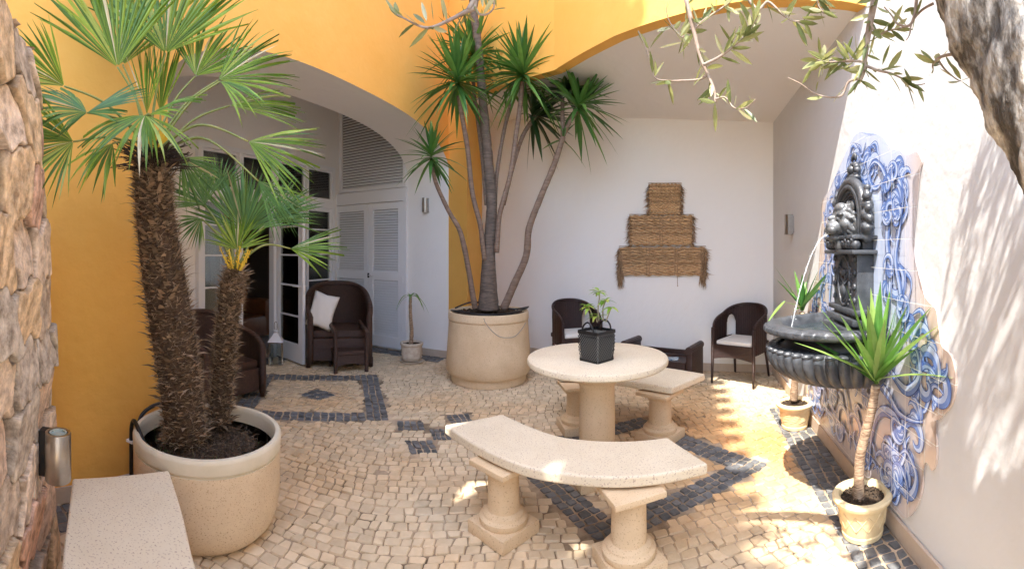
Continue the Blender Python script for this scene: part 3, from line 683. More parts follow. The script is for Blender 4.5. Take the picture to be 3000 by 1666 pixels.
# ------------------------------------------------------------------ wall lamps
def box_lamp(name, c, n, label, w=.085, h=.20, d=.07):
    r = thing(name, c, label, 'wall lamp', 'wall lamps'); a = atan2(n.y, n.x)+pi/2
    m = MB(); q = Vector(c)+Vector((n.x, n.y, 0))*.006; m.box(q, (w*.8, .012, h*.8), a); m.build('wall_plate', M_STEEL, r)
    m = MB(); prof = []
    k = 10; vs = []
    for z in (-h/2, h/2):
        for i in range(k+1):
            t = -1+2*i/k; off = .014+d*(1-abs(t)**3*.35); s_ = Vector((-n.y, n.x, 0))*t*w/2; vs.append(Vector(c)+s_+Vector((n.x, n.y, 0))*off+Vector((0, 0, z)))
        vs.append(Vector(c)+Vector((-n.y, n.x, 0))*w/2+Vector((n.x, n.y, 0))*.012+Vector((0, 0, z))); vs.append(Vector(c)-Vector((-n.y, n.x, 0))*w/2+Vector((n.x, n.y, 0))*.012+Vector((0, 0, z)))
    kk = k+3; m.add(vs, [(i, (i+1) % kk, kk+(i+1) % kk, kk+i) for i in range(kk)]+[tuple(range(kk-1, -1, -1)), tuple(range(kk, 2*kk))])
    m.build('lamp_body', M_STEEL, r, smooth=30, fix=True); return r
pj = onwall(1250, 601, P1, LD); box_lamp('wall_lamp', pj, LN, 'small steel box lamp on the white pillar side left of the yellow pillar')
pr = onwall(2322, 658, V2(RW(0)), RD); box_lamp('wall_lamp', pr, -RN, 'small steel box lamp on the white side wall in the alcove corner', h=.2, w=.11)
lc = P(170, 1335, 1.86); lamp = thing('wall_lamp', lc, 'brushed steel cylinder spotlight on the rubble stone wall above the bench', 'wall lamp', 'wall lamps')
m = MB(); R_ = .054; hh = .098
m.lathe([(R_-.002, -hh), (R_, -hh+.003), (R_, hh-.003), (R_-.002, hh), (R_-.012, hh), (R_-.014, hh-.01), (.0001, hh-.01)], lc, 40); m.build('lamp_body', M_STEEL, lamp, smooth=40)
m = MB(); m.lathe([(.036, hh-.009), (.036, hh+.001), (.028, hh+.001), (.026, hh-.006), (.0001, hh-.006)], lc, 32); m.build('lens', mat('lamp_lens', (.35, .42, .38), rough=.15), lamp, smooth=40)
m = MB(); m.box(lc+Vector((-.06, -.02, 0)), (.05, .05, hh*1.9), radians(-50)); m.build('bracket', M_BLK, lamp)

# ------------------------------------------------------------------ planters and pots
def pot(name, c, prof, mats_, label, cat='planter', soil=None, group=None, n=72, smooth=40):
    r = thing(name, c, label, cat, group); m = MB(); m.lathe(prof, c, n); m.build('pot_body', mats_, r, smooth=smooth)
    if soil:
        sr, sz = soil; m = MB(); k = 26; vs = [Vector(c)+Vector((0, 0, sz+.01))]
        rings = 14; sg = 48
        for i in range(1, rings+1):
            for j in range(sg):
                a = 2*pi*j/sg; rr = sr*i/rings; vs.append(Vector(c)+Vector((rr*cos(a), rr*sin(a), sz+random.gauss(0, .004 if sr < .2 else .008))))
        fs = [(0, 1+j, 1+(j+1) % sg) for j in range(sg)]+[(1+i*sg+j, 1+(i+1)*sg+j, 1+(i+1)*sg+(j+1) % sg, 1+i*sg+(j+1) % sg) for i in range(rings-1) for j in range(sg)]
        m.add(vs, fs)
        for _ in range(160 if sr < .2 else 500):       # chips
            a = random.random()*2*pi; rr = sr*sqrt(random.random())*.96; q = Vector(c)+Vector((rr*cos(a), rr*sin(a), sz+.006))
            m.box(q, (random.uniform(.004, .02), random.uniform(.003, .008), random.uniform(.003, .008)), R=Matrix.Rotation(random.random()*6, 3, Vector((random.random(), random.random(), random.random()+.1)).normalized()))
        m.build('soil', M_SOIL, r)
    return r
c1 = Vector((2.54*sin(-.672), 2.54*cos(-.672), 0)); R1 = .412
def two_tone(c, R, H, soil_z, name, label):
    r = thing(name, c, label, 'planter')
    m = MB(); k = H/.5
    m.lathe([(R*.66, 0), (R*.80, .004), (R*.84, .02), (R*.905, .05), (R*.95, .10), (R*.985, .18), (R*.995, H-.10), (R*.992, H-.088)], c, 96); m.build('planter_body', M_PLANT, r, smooth=35)
    m = MB(); m.lathe([(R*.992, H-.088), (R*.975, H-.086), (R*.975, H-.078), (R*1.0, H-.072), (R*1.005, H-.02), (R*.995, H-.006), (R*.98, H), (R*.93, H), (R*.915, H-.008), (R*.905, H-.03), (R*.90, soil_z-.02)], c, 96); m.build('planter_rim', M_RIM, r, smooth=35)
    return r
pl1 = two_tone(c1, R1, .50, .42, 'planter', 'large round sand coloured planter holding two shaggy palms')
m = MB(); rings, sg, sr = 30, 90, R1*.905; vs = [c1+Vector((0, 0, .45))]
for i in range(1, rings+1):
    for j in range(sg):
        a = 2*pi*j/sg; rr = sr*i/rings; h = .385+.055*(1-(i/rings)**2)+random.gauss(0, .006); vs.append(c1+Vector((rr*cos(a), rr*sin(a), h)))
m.add(vs, [(0, 1+j, 1+(j+1) % sg) for j in range(sg)]+[(1+i*sg+j, 1+(i+1)*sg+j, 1+(i+1)*sg+(j+1) % sg, 1+i*sg+(j+1) % sg) for i in range(rings-1) for j in range(sg)])
m.build('soil', M_SOIL, pl1)
m = MB()
def straw(m, p, d, L, w, bend=.3):
    d = Vector(d).normalized(); s_ = d.cross(Vector((random.gauss(0, 1), random.gauss(0, 1), random.gauss(0, 1)))).normalized(); g_ = Vector((random.gauss(0, 1), random.gauss(0, 1), random.gauss(0, .6)))*bend
    a = Vector(p); b = a+d*L*.5+g_*L*.2; c = a+d*L+g_*L*.5
    m.add([a-s_*w/2, a+s_*w/2, b-s_*w/2, b+s_*w/2, c], [(0, 1, 3, 2), (2, 3, 4)])
for _ in range(1500):
    a = random.random()*2*pi; rr = sr*sqrt(random.random())*.97; q = c1+Vector((rr*cos(a), rr*sin(a), .385+.055*(1-(rr/sr)**2)+.004))
    straw(m, q, (random.gauss(0, 1), random.gauss(0, 1), abs(random.gauss(.25, .3))), random.uniform(.02, .08), .0022)
m.build('dry_roots', mat('dry_roots', (.05, .035, .025), (.20, .14, .09), rough=1, scale=30, island=.7), pl1)
m = MB()
for _ in range(260):
    a = random.gauss(-1.6, 1.1); rr = sr*random.uniform(.45, .98); q = c1+Vector((rr*cos(a), rr*sin(a), .40))
    straw(m, q, (random.gauss(0, .6), random.gauss(0, .6), 1), random.uniform(.015, .05), .004)
tag(m.build('weeds', M_YUC, pl1), kind='stuff')
# black irrigation hose on planter 1
hose = MB()
def rimp(a, r=1.0, z=.5): return c1+Vector((R1*r*cos(a), R1*r*sin(a), z))
A_ = lambda deg: radians(deg)
hose.tube(smooth_path([rimp(A_(215), 1.05, .02), rimp(A_(215), 1.05, .3), rimp(A_(216), 1.045, .47), rimp(A_(219), 1.0, .528), rimp(A_(228), .93, .51), rimp(A_(240), .86, .455), rimp(A_(256), .78, .435), rimp(A_(278), .62, .43)], 6), .012, 8)
hose.tube(smooth_path([rimp(A_(207), 1.04, .36), rimp(A_(198), 1.04, .48), rimp(A_(185), 1.03, .52), rimp(A_(168), 1.02, .53), rimp(A_(150), 1.0, .53), rimp(A_(135), .9, .50), rimp(A_(125), .75, .44)], 6), .012, 8)
oh = hose.build('irrigation_hose', M_BLK, None, smooth=True); tag(oh, 'black irrigation hose looped over the rim of the palm planter', 'hose')
m = MB(); q = rimp(A_(215), 1.05, .40); m.box(q, (.05, .035, .014)); m.build('clip', M_PAINT, oh)
# planter 2
c2 = Vector((5.25*sin(-.0519), 5.25*cos(-.0519), 0)); R2 = .465
pl2 = thing('planter', c2, 'large drum shaped terrazzo planter holding the multi-stemmed yucca', 'planter')
m = MB(); m.lathe([(R2*.90, 0), (R2*.93, .006), (R2*.94, .09), (R2*1.0, .10), (R2*1.045, .14), (R2*1.04, .3), (R2*1.0, .55), (R2*.985, .69)], c2, 96); m.build('planter_body', M_STONE, pl2, smooth=35)
m = MB(); m.lathe([(R2*.985, .69), (R2*.972, .693), (R2*.972, .70), (R2*1.0, .705), (R2*1.0, .77), (R2*.985, .79), (R2*.94, .79), (R2*.92, .775), (R2*.915, .72)], c2, 96); m.build('planter_rim', M_STONE, pl2, smooth=35)
m = MB(); rings, sg, sr = 20, 60, R2*.92; vs = [c2+Vector((0, 0, .77))]
for i in range(1, rings+1):
    for j in range(sg):
        a = 2*pi*j/sg; rr = sr*i/rings; vs.append(c2+Vector((rr*cos(a), rr*sin(a), .755+random.gauss(0, .012))))
m.add(vs, [(0, 1+j, 1+(j+1) % sg) for j in range(sg)]+[(1+i*sg+j, 1+(i+1)*sg+j, 1+(i+1)*sg+(j+1) % sg, 1+i*sg+(j+1) % sg) for i in range(rings-1) for j in range(sg)])
m.build('soil', M_SOIL, pl2)
m = MB(); m.tube(smooth_path([c2+Vector((x, y, z)) for x, y, z in ((-.42, -.1, .80), (-.3, -.3, .815), (-.05, -.42, .80), (.2, -.35, .80), (.40, -.15, .82), (.46, .02, .83))], 6), .010, 8)
m.tube(smooth_path([c2+Vector((x, y, z)) for x, y, z in ((-.40, .1, .80), (-.2, .2, .86), (.1, .0, .84), (.3, -.1, .82), (.45, -.02, .83))], 6), .010, 8)
oh = m.build('irrigation_hose', M_BLK, None, smooth=True); tag(oh, 'black hose ring lying on the soil of the yucca planter', 'hose')
m = MB(); pts = []
for x, y in ((1418, 932), (1422, 945), (1440, 968), (1462, 985), (1485, 989), (1510, 984), (1530, 962), (1540, 945)):
    t = (x-HX)/F; # front surface of the drum
    dc = 5.25*cos(t+.0519); ds = 5.25*sin(t+.0519); dd = dc-sqrt(max(0, (R2*1.03)**2-ds*ds))-.008; pts.append(P(x, y, dd))
m.tube(smooth_path(pts, 5), .0035, 6); oo_ = m.build('wire', mat('grey_wire', (.3, .28, .26), rough=.5), None, smooth=True); tag(oo_, 'thin grey wire drooping across the front of the yucca planter', 'wire')
# small weathered pot by the doors
c3 = G(1206, 1062); c3 = Vector((6.02*sin(-.221), 6.02*cos(-.221), 0))
p3 = pot('flower_pot', c3+Vector((0, 0, .0)), [(.001, .03), (.108, .03), (.118, .04), (.135, .10), (.140, .17), (.138, .225), (.150, .232), (.154, .25), (.150, .265), (.138, .267), (.130, .255), (.128, .22)], M_POTG, 'small weathered clay pot on a saucer beside the louvred doors', 'flower pot', (.129, .235))
m = MB(); m.lathe([(.001, 0), (.13, 0), (.145, .006), (.158, .03), (.152, .03), (.140, .012), (.001, .012)], c3, 48); m.build('saucer', mat('white_clay', (.7, .65, .58), rough=.6), p3, smooth=40)
m = MB()
for z in (.075, .12, .16): m.lathe([(.136, z-.004), (.142, z), (.136, z+.004)], c3, 48)
m.build('rings', M_POTG, p3, smooth=True)
# yellow clay pots by the side wall
def ypot(c, label, diamond):
    r = pot('flower_pot', c, [(.001, .0), (.098, 0), (.108, .006), (.112, .028), (.108, .034), (.116, .06), (.132, .165), (.136, .175), (.150, .18), (.158, .19), (.160, .205), (.153, .215), (.128, .216), (.118, .205), (.115, .18)], M_POT, label, 'flower pot', (.117, .188), 'yellow clay pots along the side wall')
    m = MB(); n = 12
    rad = lambda z: .116+(z-.06)/(.105)*.016+.0015
    if diamond:
        for k in range(n):
            for sgn in (-1, 1):
                a = 2*pi*k/n; pts = []
                for i in range(9):
                    t = i/8; aa = a+sgn*2*pi/n*t; z = .068+.085*t; pts.append(c+Vector((rad(z)*cos(aa), rad(z)*sin(aa), z)))
                m.tube(pts, .0022, 5)
    else:
        for k in range(10):
            for q in range(5):
                a = 2*pi*(k+q*.12)/10; pts = []
                for i in range(7):
                    t = i/6; z = .07+.016*q+.02*t; aa = a+.5*t; pts.append(c+Vector((rad(z)*cos(aa), rad(z)*sin(aa), z)))
                m.tube(pts, .002, 4)
    m.build('relief', M_POT, r, smooth=True); return r
cA = Vector((2.40*sin(.772), 2.40*cos(.772), 0)); cB = Vector((3.83*sin(.6226), 3.83*cos(.6226), 0))
ypot(cA, 'yellow clay pot with a diamond relief, nearest the camera by the tiled wall', True)
ypot(cB, 'yellow clay pot with a leafy relief under the far side of the fountain bowl', False)

# ------------------------------------------------------------------ foliage builders
def fan(m, hub, d, nrm, L, spread=150, nseg=34, droop=.25, fold=.3, fuse=.5, wmul=1.25, rnd=.12, thick=0):
    """palmate leaf: segments round hub in the plane of d and nrm x d"""
    hub = Vector(hub); d = Vector(d).normalized(); nrm = Vector(nrm); nrm = (nrm-d*nrm.dot(d)).normalized(); sd_ = nrm.cross(d)
    da = radians(spread)/nseg
    for i in range(nseg):
        a = -radians(spread)/2+da*(i+.5); dirv = d*cos(a)+sd_*sin(a)
        l = L*(1-.28*(abs(a)/radians(90))**1.5)*random.uniform(1-rnd, 1+rnd*.4); tw = random.gauss(0, .06)
        side = (-d*sin(a)+sd_*cos(a)); pts = []
        kn = [0.02, .2, fuse, .62, .82, 1.0]
        dr = droop*random.uniform(.7, 1.35); wob = random.gauss(0, .05)
        for t in kn:
            r = l*t; q = hub+dirv*r-nrm*(0)+Vector((0, 0, -1))*dr*l*t**2.4+side*wob*l*t*t
            wd = r*tan(da/2)*1.02 if t <= fuse else l*fuse*tan(da/2)*(1-(t-fuse)/(1-fuse))**.8*wmul
            f = fold*wd
            pts.append((q+side*wd-nrm*f, q+nrm*f+nrm*tw*r*.3*(t > fuse), q-side*wd-nrm*f))
        vs = [p for tr in pts for p in tr]; fs = []
        for k in range(len(kn)-1):
            o = k*3; fs += [(o, o+1, o+4, o+3), (o+1, o+2, o+5, o+4)]
        m.add(vs, fs)
def sword(m, base, d, L, w, droop=.3, fold=.25, n=6):
    base = Vector(base); d = Vector(d).normalized(); side = d.cross(Vector((0, 0, 1)))
    if side.length < .05: side = Vector((1, 0, 0))
    side.normalize(); up = side.cross(d); vs = []
    for i in range(n+1):
        t = i/n; q = base+d*L*t+Vector((0, 0, -1))*droop*L*t**2.3
        wd = w*.5*(min(1, .45+t*2.2) if t < .35 else (1-((t-.35)/.65)**1.6)); wd = max(wd, .0005)
        vs += [q+side*wd+up*fold*wd, q, q-side*wd+up*fold*wd]
    m.add(vs, [f for k in range(n) for o in (k*3,) for f in ((o, o+1, o+4, o+3), (o+1, o+2, o+5, o+4))])
def rosette(m, c, L, n, w, axis=(0, 0, 1), elo=-35, ehi=85, droop=.25):
    ax = Vector(axis).normalized(); q = Vector((0, 0, 1)).rotation_difference(ax)
    for i in range(n):
        e = radians(lerp(elo, ehi, (i/n)**.85)+random.gauss(0, 6)); a = i*2.39996+random.gauss(0, .15)
        d = q@Vector((cos(e)*cos(a), cos(e)*sin(a), sin(e)))
        l = L*random.uniform(.78, 1.08)*(1-.25*max(0, sin(e))**4)
        sword(m, Vector(c)+ax*(-.05+.10*(i/n))*min(1, L*3), d, l, w*random.uniform(.8, 1.15), droop*(1-max(0, sin(e)))*random.uniform(.5, 1.4))
def trunk_fibre(path, rads, nsp, hair, seed=1):
    random.seed(seed); path = smooth_path(path, 8); n = len(path)
    R_ = [float(np.interp(i/(n-1), np.linspace(0, 1, len(rads)), rads)) for i in range(n)]
    core = MB(); core.tube(path, [r*.88 for r in R_], 20)
    fb = MB(); hr = MB()
    for k in range(nsp):
        t = (k+random.random())/nsp; i = min(n-2, int(t*(n-1))); f = t*(n-1)-i; p = path[i].lerp(path[i+1], f); r = R_[i]
        ax = (path[i+1]-path[i]).normalized(); a = k*2.39996+random.gauss(0, .2)
        u = ax.orthogonal().normalized(); v = ax.cross(u); out = u*cos(a)+v*sin(a); sd_ = ax.cross(out)
        base = p+out*r*.82; up_ = random.uniform(.15, 1.0); d = (out*random.uniform(.5, 1.1)+ax*up_+sd_*random.gauss(0, .3)).normalized()
        l = random.uniform(.025, .05)*(1+1.2*(random.random() < .16)); wd = random.uniform(.010, .022)
        tip = base+d*l+Vector((0, 0, -1))*l*.15; mid = base+d*l*.55
        th = out*.003
        fb.add([base-sd_*wd, base+sd_*wd, mid-sd_*wd*.6+th, mid+sd_*wd*.6+th, tip, mid-th*2], [(0, 1, 3, 2), (2, 3, 4), (0, 2, 5), (1, 5, 3), (2, 4, 5), (3, 5, 4)])
    for k in range(hair):
        t = random.random(); i = min(n-2, int(t*(n-1))); p = path[i].lerp(path[i+1], random.random()); r = R_[i]
        ax = (path[i+1]-path[i]).normalized(); a = random.random()*2*pi; u = ax.orthogonal().normalized(); v = ax.cross(u); out = u*cos(a)+v*sin(a)
        straw(hr, p+out*r*.84, out*random.uniform(.35, 1)+ax*random.gauss(.1, .5)+ax.cross(out)*random.gauss(0, .9), random.uniform(.02, .065), .0017, .5)
    return core, fb, hr
M_HAIR = mat('palm_hair', (.21, .14, .085), (.50, .37, .25), rough=1, scale=30, island=.6)

def petiole(m, a, b, sag=.1, r0=.009, r1=.0045):
    a, b = Vector(a), Vector(b); c = a.lerp(b, .5)+Vector((0, 0, 1))*sag*(b-a).length
    m.tube(smooth_path([a, c, b], 8), [lerp(r0, r1, i/16) for i in range(17)], 7)

# ------------------------------------------------------------------ tall palm
def px_dir(a, b, da=0):
    """direction from pixel a to b at distance d0 and d0+da"""
    return b-a
random.seed(11)
D1 = 2.47
base1 = P(545, 1268, 2.50); cr1 = P(446, 445, 2.42)
palm = thing('fan_palm', (base1.x, base1.y, .42), 'taller of two shaggy fan palms, leaning left in the big round planter', 'palm')
core, fb, hr = trunk_fibre([base1-Vector((0, 0, .04)), P(528, 1130, 2.48), P(508, 985, 2.46), P(480, 815, 2.44), P(458, 660, 2.43), P(448, 540, 2.42), cr1], [.125, .128, .135, .132, .118, .112, .07], 1500, 6500, 3)
tk = core.build('trunk', M_FIBC, palm, smooth=True); fb.build('leaf_bases', M_FIB, tk); hr.build('fibres', M_HAIR, tk)
m = MB()
for _ in range(150):     # black dead flower stalks round the top
    a = random.random()*2*pi; e = random.uniform(-.1, .7); d = Vector((cos(a)*cos(e), sin(a)*cos(e), sin(e))); p = P(446, 470, 2.42)+Vector((cos(a)*.08, sin(a)*.08, random.uniform(-.06, .04)))
    L = random.uniform(.04, .17); q = p+d*L+Vector((random.gauss(0, .01), random.gauss(0, .01), random.gauss(0, .01))); m.tube([p, p.lerp(q, .5)+Vector((0, 0, .008)), q], [.005, .004, .002], 5, cap=False)
    for _ in range(4): straw(m, p.lerp(q, random.random()), (random.gauss(0, 1), random.gauss(0, 1), random.gauss(.3, 1)), random.uniform(.01, .03), .005)
m.build('dead_stalks', M_DEAD, palm)
m = MB()
for _ in range(26):
    a = random.random()*2*pi; p = P(447, 455, 2.42)+Vector((cos(a)*.055, sin(a)*.055, -.02)); sword(m, p, (cos(a)*.35, sin(a)*.35, 1), random.uniform(.10, .19), .035, .1)
m.build('yellow_sheaths', M_YFLOW, palm)
LS = [1.0]
def frond(parent, hub, tip, nrm, spread=150, nseg=34, droop=.2, sag=.12, start=None, mt=None, dead=False, pet=True, fuse=.5, fold=.3, wmul=1.25, rnd=.12):
    hub, tip = Vector(hub), Vector(tip); m = MB(); fan(m, hub, tip-hub, nrm, (tip-hub).length*LS[0], spread, nseg, droop, fold, fuse, wmul, rnd)
    o = m.build('frond', mt or M_PALM, parent)
    if pet:
        mp = MB(); petiole(mp, start, hub, sag); mp.build('petiole', M_PETI, o, smooth=True)
    return o
crown = P(446, 450, 2.42); cam0 = Vector((0, 0, EYE))
def tocam(p): return (cam0-Vector(p)).normalized()
def F1(hx, hy, hd, tx, ty, td, nx=0, nz=0, **k):
    LS[0] = 1.2 if hx < 350 else 1.12 if hy < 340 and hx < 500 else .95
    h = P(hx, hy, hd); t = P(tx, ty, td); n = tocam(h)+Vector((0, 0, nz))+Vector((nx, 0, 0)); frond(palm, h, t, n, start=crown+Vector((random.gauss(0, .02), random.gauss(0, .02), random.uniform(-.03, .05))), **k)
F1(344, 196, 2.35, 300, -130, 2.25, spread=100, nseg=30, droop=.05, nz=.35)
F1(360, 190, 2.55, 400, -140, 2.6, spread=95, nseg=26, droop=.05, nz=.2)
F1(485, 155, 2.45, 520, -150, 2.5, spread=120, nseg=30, droop=.03, nz=.2)
F1(430, 335, 2.42, 432, 145, 2.44, spread=34, nseg=16, droop=0, sag=.02, fold=.6)
F1(470, 330, 2.50, 492, 120, 2.55, spread=40, nseg=14, droop=0, sag=.02, fold=.6)
F1(573, 222, 2.5, 660, 20, 2.6, spread=110, nseg=28, droop=.10, nz=.2)
F1(640, 234, 2.35, 860, 110, 2.4, spread=80, nseg=28, droop=.12, nz=.4)
F1(645, 238, 2.30, 780, 290, 2.2, spread=50, nseg=7, droop=.35, nz=.6, rnd=.3)
F1(188, 252, 2.3, 35, 110, 2.2, spread=75, nseg=24, droop=.12, nz=.2)
F1(255, 330, 2.25, 80, 245, 2.2, spread=150, nseg=28, droop=.18, nz=1.6, mt=M_PALM2)
F1(255, 330, 2.25, 400, 268, 2.1, spread=80, nseg=12, droop=.1, nz=1.2, pet=False, mt=M_PALM2)
F1(215, 415, 2.15, 15, 455, 2.0, spread=105, nseg=32, droop=.15, nz=.9)
F1(215, 415, 2.15, 90, 330, 2.1, spread=60, nseg=10, droop=.05, nz=.5, pet=False)
F1(425, 338, 2.15, 330, 400, 1.9, spread=150, nseg=26, droop=.30, nz=1.9, sag=.3)
F1(430, 340, 2.2, 600, 240, 2.0, spread=80, nseg=18, droop=.22, nz=1.6, sag=.3)
F1(673, 309, 2.45, 890, 290, 2.6, spread=55, nseg=20, droop=.12, nz=.9)
F1(728, 414, 2.2, 955, 490, 2.15, spread=85, nseg=24, droop=.10, nz=.5, sag=.22)
F1(757, 530, 2.2, 900, 660, 2.1, spread=60, nseg=22, droop=.12, nz=.3, sag=.25, mt=M_PALM2)
F1(530, 462, 2.5, 640, 580, 2.6, spread=100, nseg=22, droop=.1, nz=.4, mt=M_PALM2)
F1(330, 420, 2.2, 260, 480, 2.0, spread=60, nseg=9, droop=.3, nz=.8)

# ------------------------------------------------------------------ short palm
random.seed(23)
base2 = P(640, 1215, 2.66); cr2 = P(690, 792, 2.62)
palm2 = thing('fan_palm', (base2.x, base2.y, .42), 'shorter fan palm with yellow flowers, on the right in the big round planter', 'palm')
core, fb, hr = trunk_fibre([base2-Vector((0, 0, .04)), P(655, 1080, 2.65), P(664, 950, 2.64), P(678, 850, 2.63), cr2], [.07, .068, .068, .075, .045], 620, 3200, 5)
tk = core.build('trunk', M_FIBC, palm2, smooth=True); fb.build('leaf_bases', M_FIB, tk); hr.build('fibres', M_HAIR, tk)
m = MB()
for k in range(9):
    a = 2*pi*k/9; p = cr2+Vector((cos(a)*.03, sin(a)*.03, 0)); L = random.uniform(.09, .19); q = p+Vector((cos(a)*L*.4, sin(a)*L*.4, L*.8)); m.tube([p, q], [.006, .003], 6)
    for _ in range(26):
        c = p.lerp(q, random.uniform(.25, 1))+Vector((random.gauss(0, .007), random.gauss(0, .007), random.gauss(0, .007))); m.blob(c, .0038, 1)
m.build('flower_cluster', M_YFLOW, palm2)
def F2(hx, hy, hd, tx, ty, td, nx=0, nz=0, **k):
    LS[0] = 1.0
    h = P(hx, hy, hd); t = P(tx, ty, td); n = tocam(h)+Vector((0, 0, nz))+Vector((nx, 0, 0)); frond(palm2, h, t, n, start=cr2+Vector((0, 0, random.uniform(-.02, .03))), **k)
F2(695, 731, 2.55, 694, 600, 2.5, spread=150, nseg=32, droop=.05, sag=.02)
F2(714, 676, 2.7, 640, 470, 2.8, spread=110, nseg=34, droop=.05, sag=.05, mt=M_PALM2)
F2(714, 676, 2.72, 800, 490, 2.85, spread=110, nseg=30, droop=.05, sag=.05, mt=M_PALM2)
F2(851, 728, 2.7, 1020, 712, 2.6, spread=90, nseg=20, droop=.08, nz=1.2, sag=.2)
F2(600, 600, 2.75, 530, 480, 2.8, spread=130, nseg=26, droop=.1, mt=M_PALM2)
F2(590, 640, 2.7, 520, 700, 2.7, spread=120, nseg=22, droop=.12, nz=.5, mt=M_PALM2)
F2(800, 640, 2.8, 935, 560, 2.9, spread=90, nseg=18, droop=.1, mt=M_PALM2)
F2(640, 560, 2.9, 620, 440, 3.0, spread=130, nseg=26, droop=.1, mt=M_PALM2)

# ------------------------------------------------------------------ multi-stem yucca
random.seed(31)
yt = thing('yucca_tree', (c2.x, c2.y, .78), 'tall multi-stemmed yucca rising from the drum planter in the middle', 'yucca')
def stem(name, pts, wds, parent, mt, d0, d1, n=10):
    k = len(pts); path = [P(x, y, lerp(d0, d1, i/(k-1))) for i, (x, y) in enumerate(pts)]
    sp = smooth_path(path, 6); rad = [float(np.interp(i/(len(sp)-1), np.linspace(0, 1, len(wds)), wds)) for i in range(len(sp))]
    rad = [r*(1+random.gauss(0, .03)) for r in rad]
    m = MB(); m.tube(sp, rad, n); return m.build(name, mt, parent, smooth=True)
stem('trunk', [(1431, 905), (1431, 850), (1432, 757), (1438, 660), (1440, 582), (1430, 470), (1424, 400), (1414, 290), (1402, 145), (1388, 35), (1380, -40)], [.13, .095, .072, .062, .058, .055, .050, .045, .042, .040], yt, mat('dark_yucca_bark', (.06, .045, .035), (.20, .15, .115), rough=.85, scale=10, bump=.006, bscale=30, scale3=(1, 1, 5)), 5.22, 5.1, 14)
def ybranch(pts, w0, w1, L, n, d0, d1, mt=None, wleaf=.045, axis=None, elo=-45, c=None, dr=.25):
    stem('stem', pts, [w0*.72, lerp(w0, w1, .5)*.72, w1*.75], yt, M_BARKY, d0, d1, 10)
    cx = P(*(c or pts[-1]), d1); m = MB(); rosette(m, cx, L*1.16, int(n*1.45), wleaf*1.1, axis or (0, 0, 1), elo, 86, dr); m.build('leaf_rosette', mt or M_YUC, yt)
ybranch([(1392, 900), (1386, 870), (1372, 786), (1349, 681), (1314, 617), (1279, 541), (1266, 490)], .05, .026, .40, 34, 5.15, 4.95, c=(1263, 455))
ybranch([(1420, 760), (1414, 715), (1407, 658), (1384, 565), (1370, 437), (1355, 349), (1344, 280)], .04, .035, .55, 70, 5.15, 4.95, c=(1340, 235))
ybranch([(1425, 600), (1419, 524), (1407, 407), (1390, 285), (1386, 220)], .035, .03, .52, 60, 5.25, 5.35, c=(1386, 160))
ybranch([(1450, 640), (1454, 524), (1474, 396), (1495, 303), (1497, 250)], .032, .03, .36, 30, 5.2, 5.4, c=(1480, 225))
ybranch([(1455, 740), (1462, 640), (1474, 590), (1495, 512), (1512, 396), (1525, 300), (1530, 240)], .04, .035, .56, 72, 5.1, 4.95, c=(1532, 215))
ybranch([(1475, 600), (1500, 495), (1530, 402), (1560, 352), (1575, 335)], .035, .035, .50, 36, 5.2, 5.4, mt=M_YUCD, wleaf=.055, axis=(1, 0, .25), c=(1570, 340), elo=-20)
ybranch([(1475, 905), (1506, 833), (1541, 751), (1550, 669), (1582, 582), (1623, 483), (1650, 400)], .062, .04, .3, 4, 5.15, 5.0)
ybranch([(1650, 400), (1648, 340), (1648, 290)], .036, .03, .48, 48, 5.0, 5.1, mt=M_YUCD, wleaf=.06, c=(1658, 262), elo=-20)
ybranch([(1650, 400), (1668, 360), (1690, 325)], .032, .03, .50, 44, 5.0, 4.9, c=(1700, 308), wleaf=.05, axis=(.55, 0, .6), elo=-30)

# small drooping plant in the weathered pot
sy = thing('dracaena', (c3.x, c3.y, .24), 'thin stemmed dracaena with drooping leaves in the weathered pot', 'plant')
stem('stem', [(1204, 1008), (1206, 970), (1203, 930), (1202, 890), (1203, 868)], [.028, .024, .018], sy, M_BARKR, 6.02, 6.0, 10)
m = MB(); c = P(1203, 868, 6.0)
for dx, dz, L in ((-.9, .45, .26), (.9, .5, .24), (-.5, .8, .2), (.5, .85, .22), (.2, .3, .28), (-.7, .1, .2), (.8, .2, .27), (.05, 1, .16)):
    sword(m, c, (dx, random.uniform(-.6, .3), dz), L, .042, 1.25, n=9)
m.build('leaves', M_YUCB, sy)
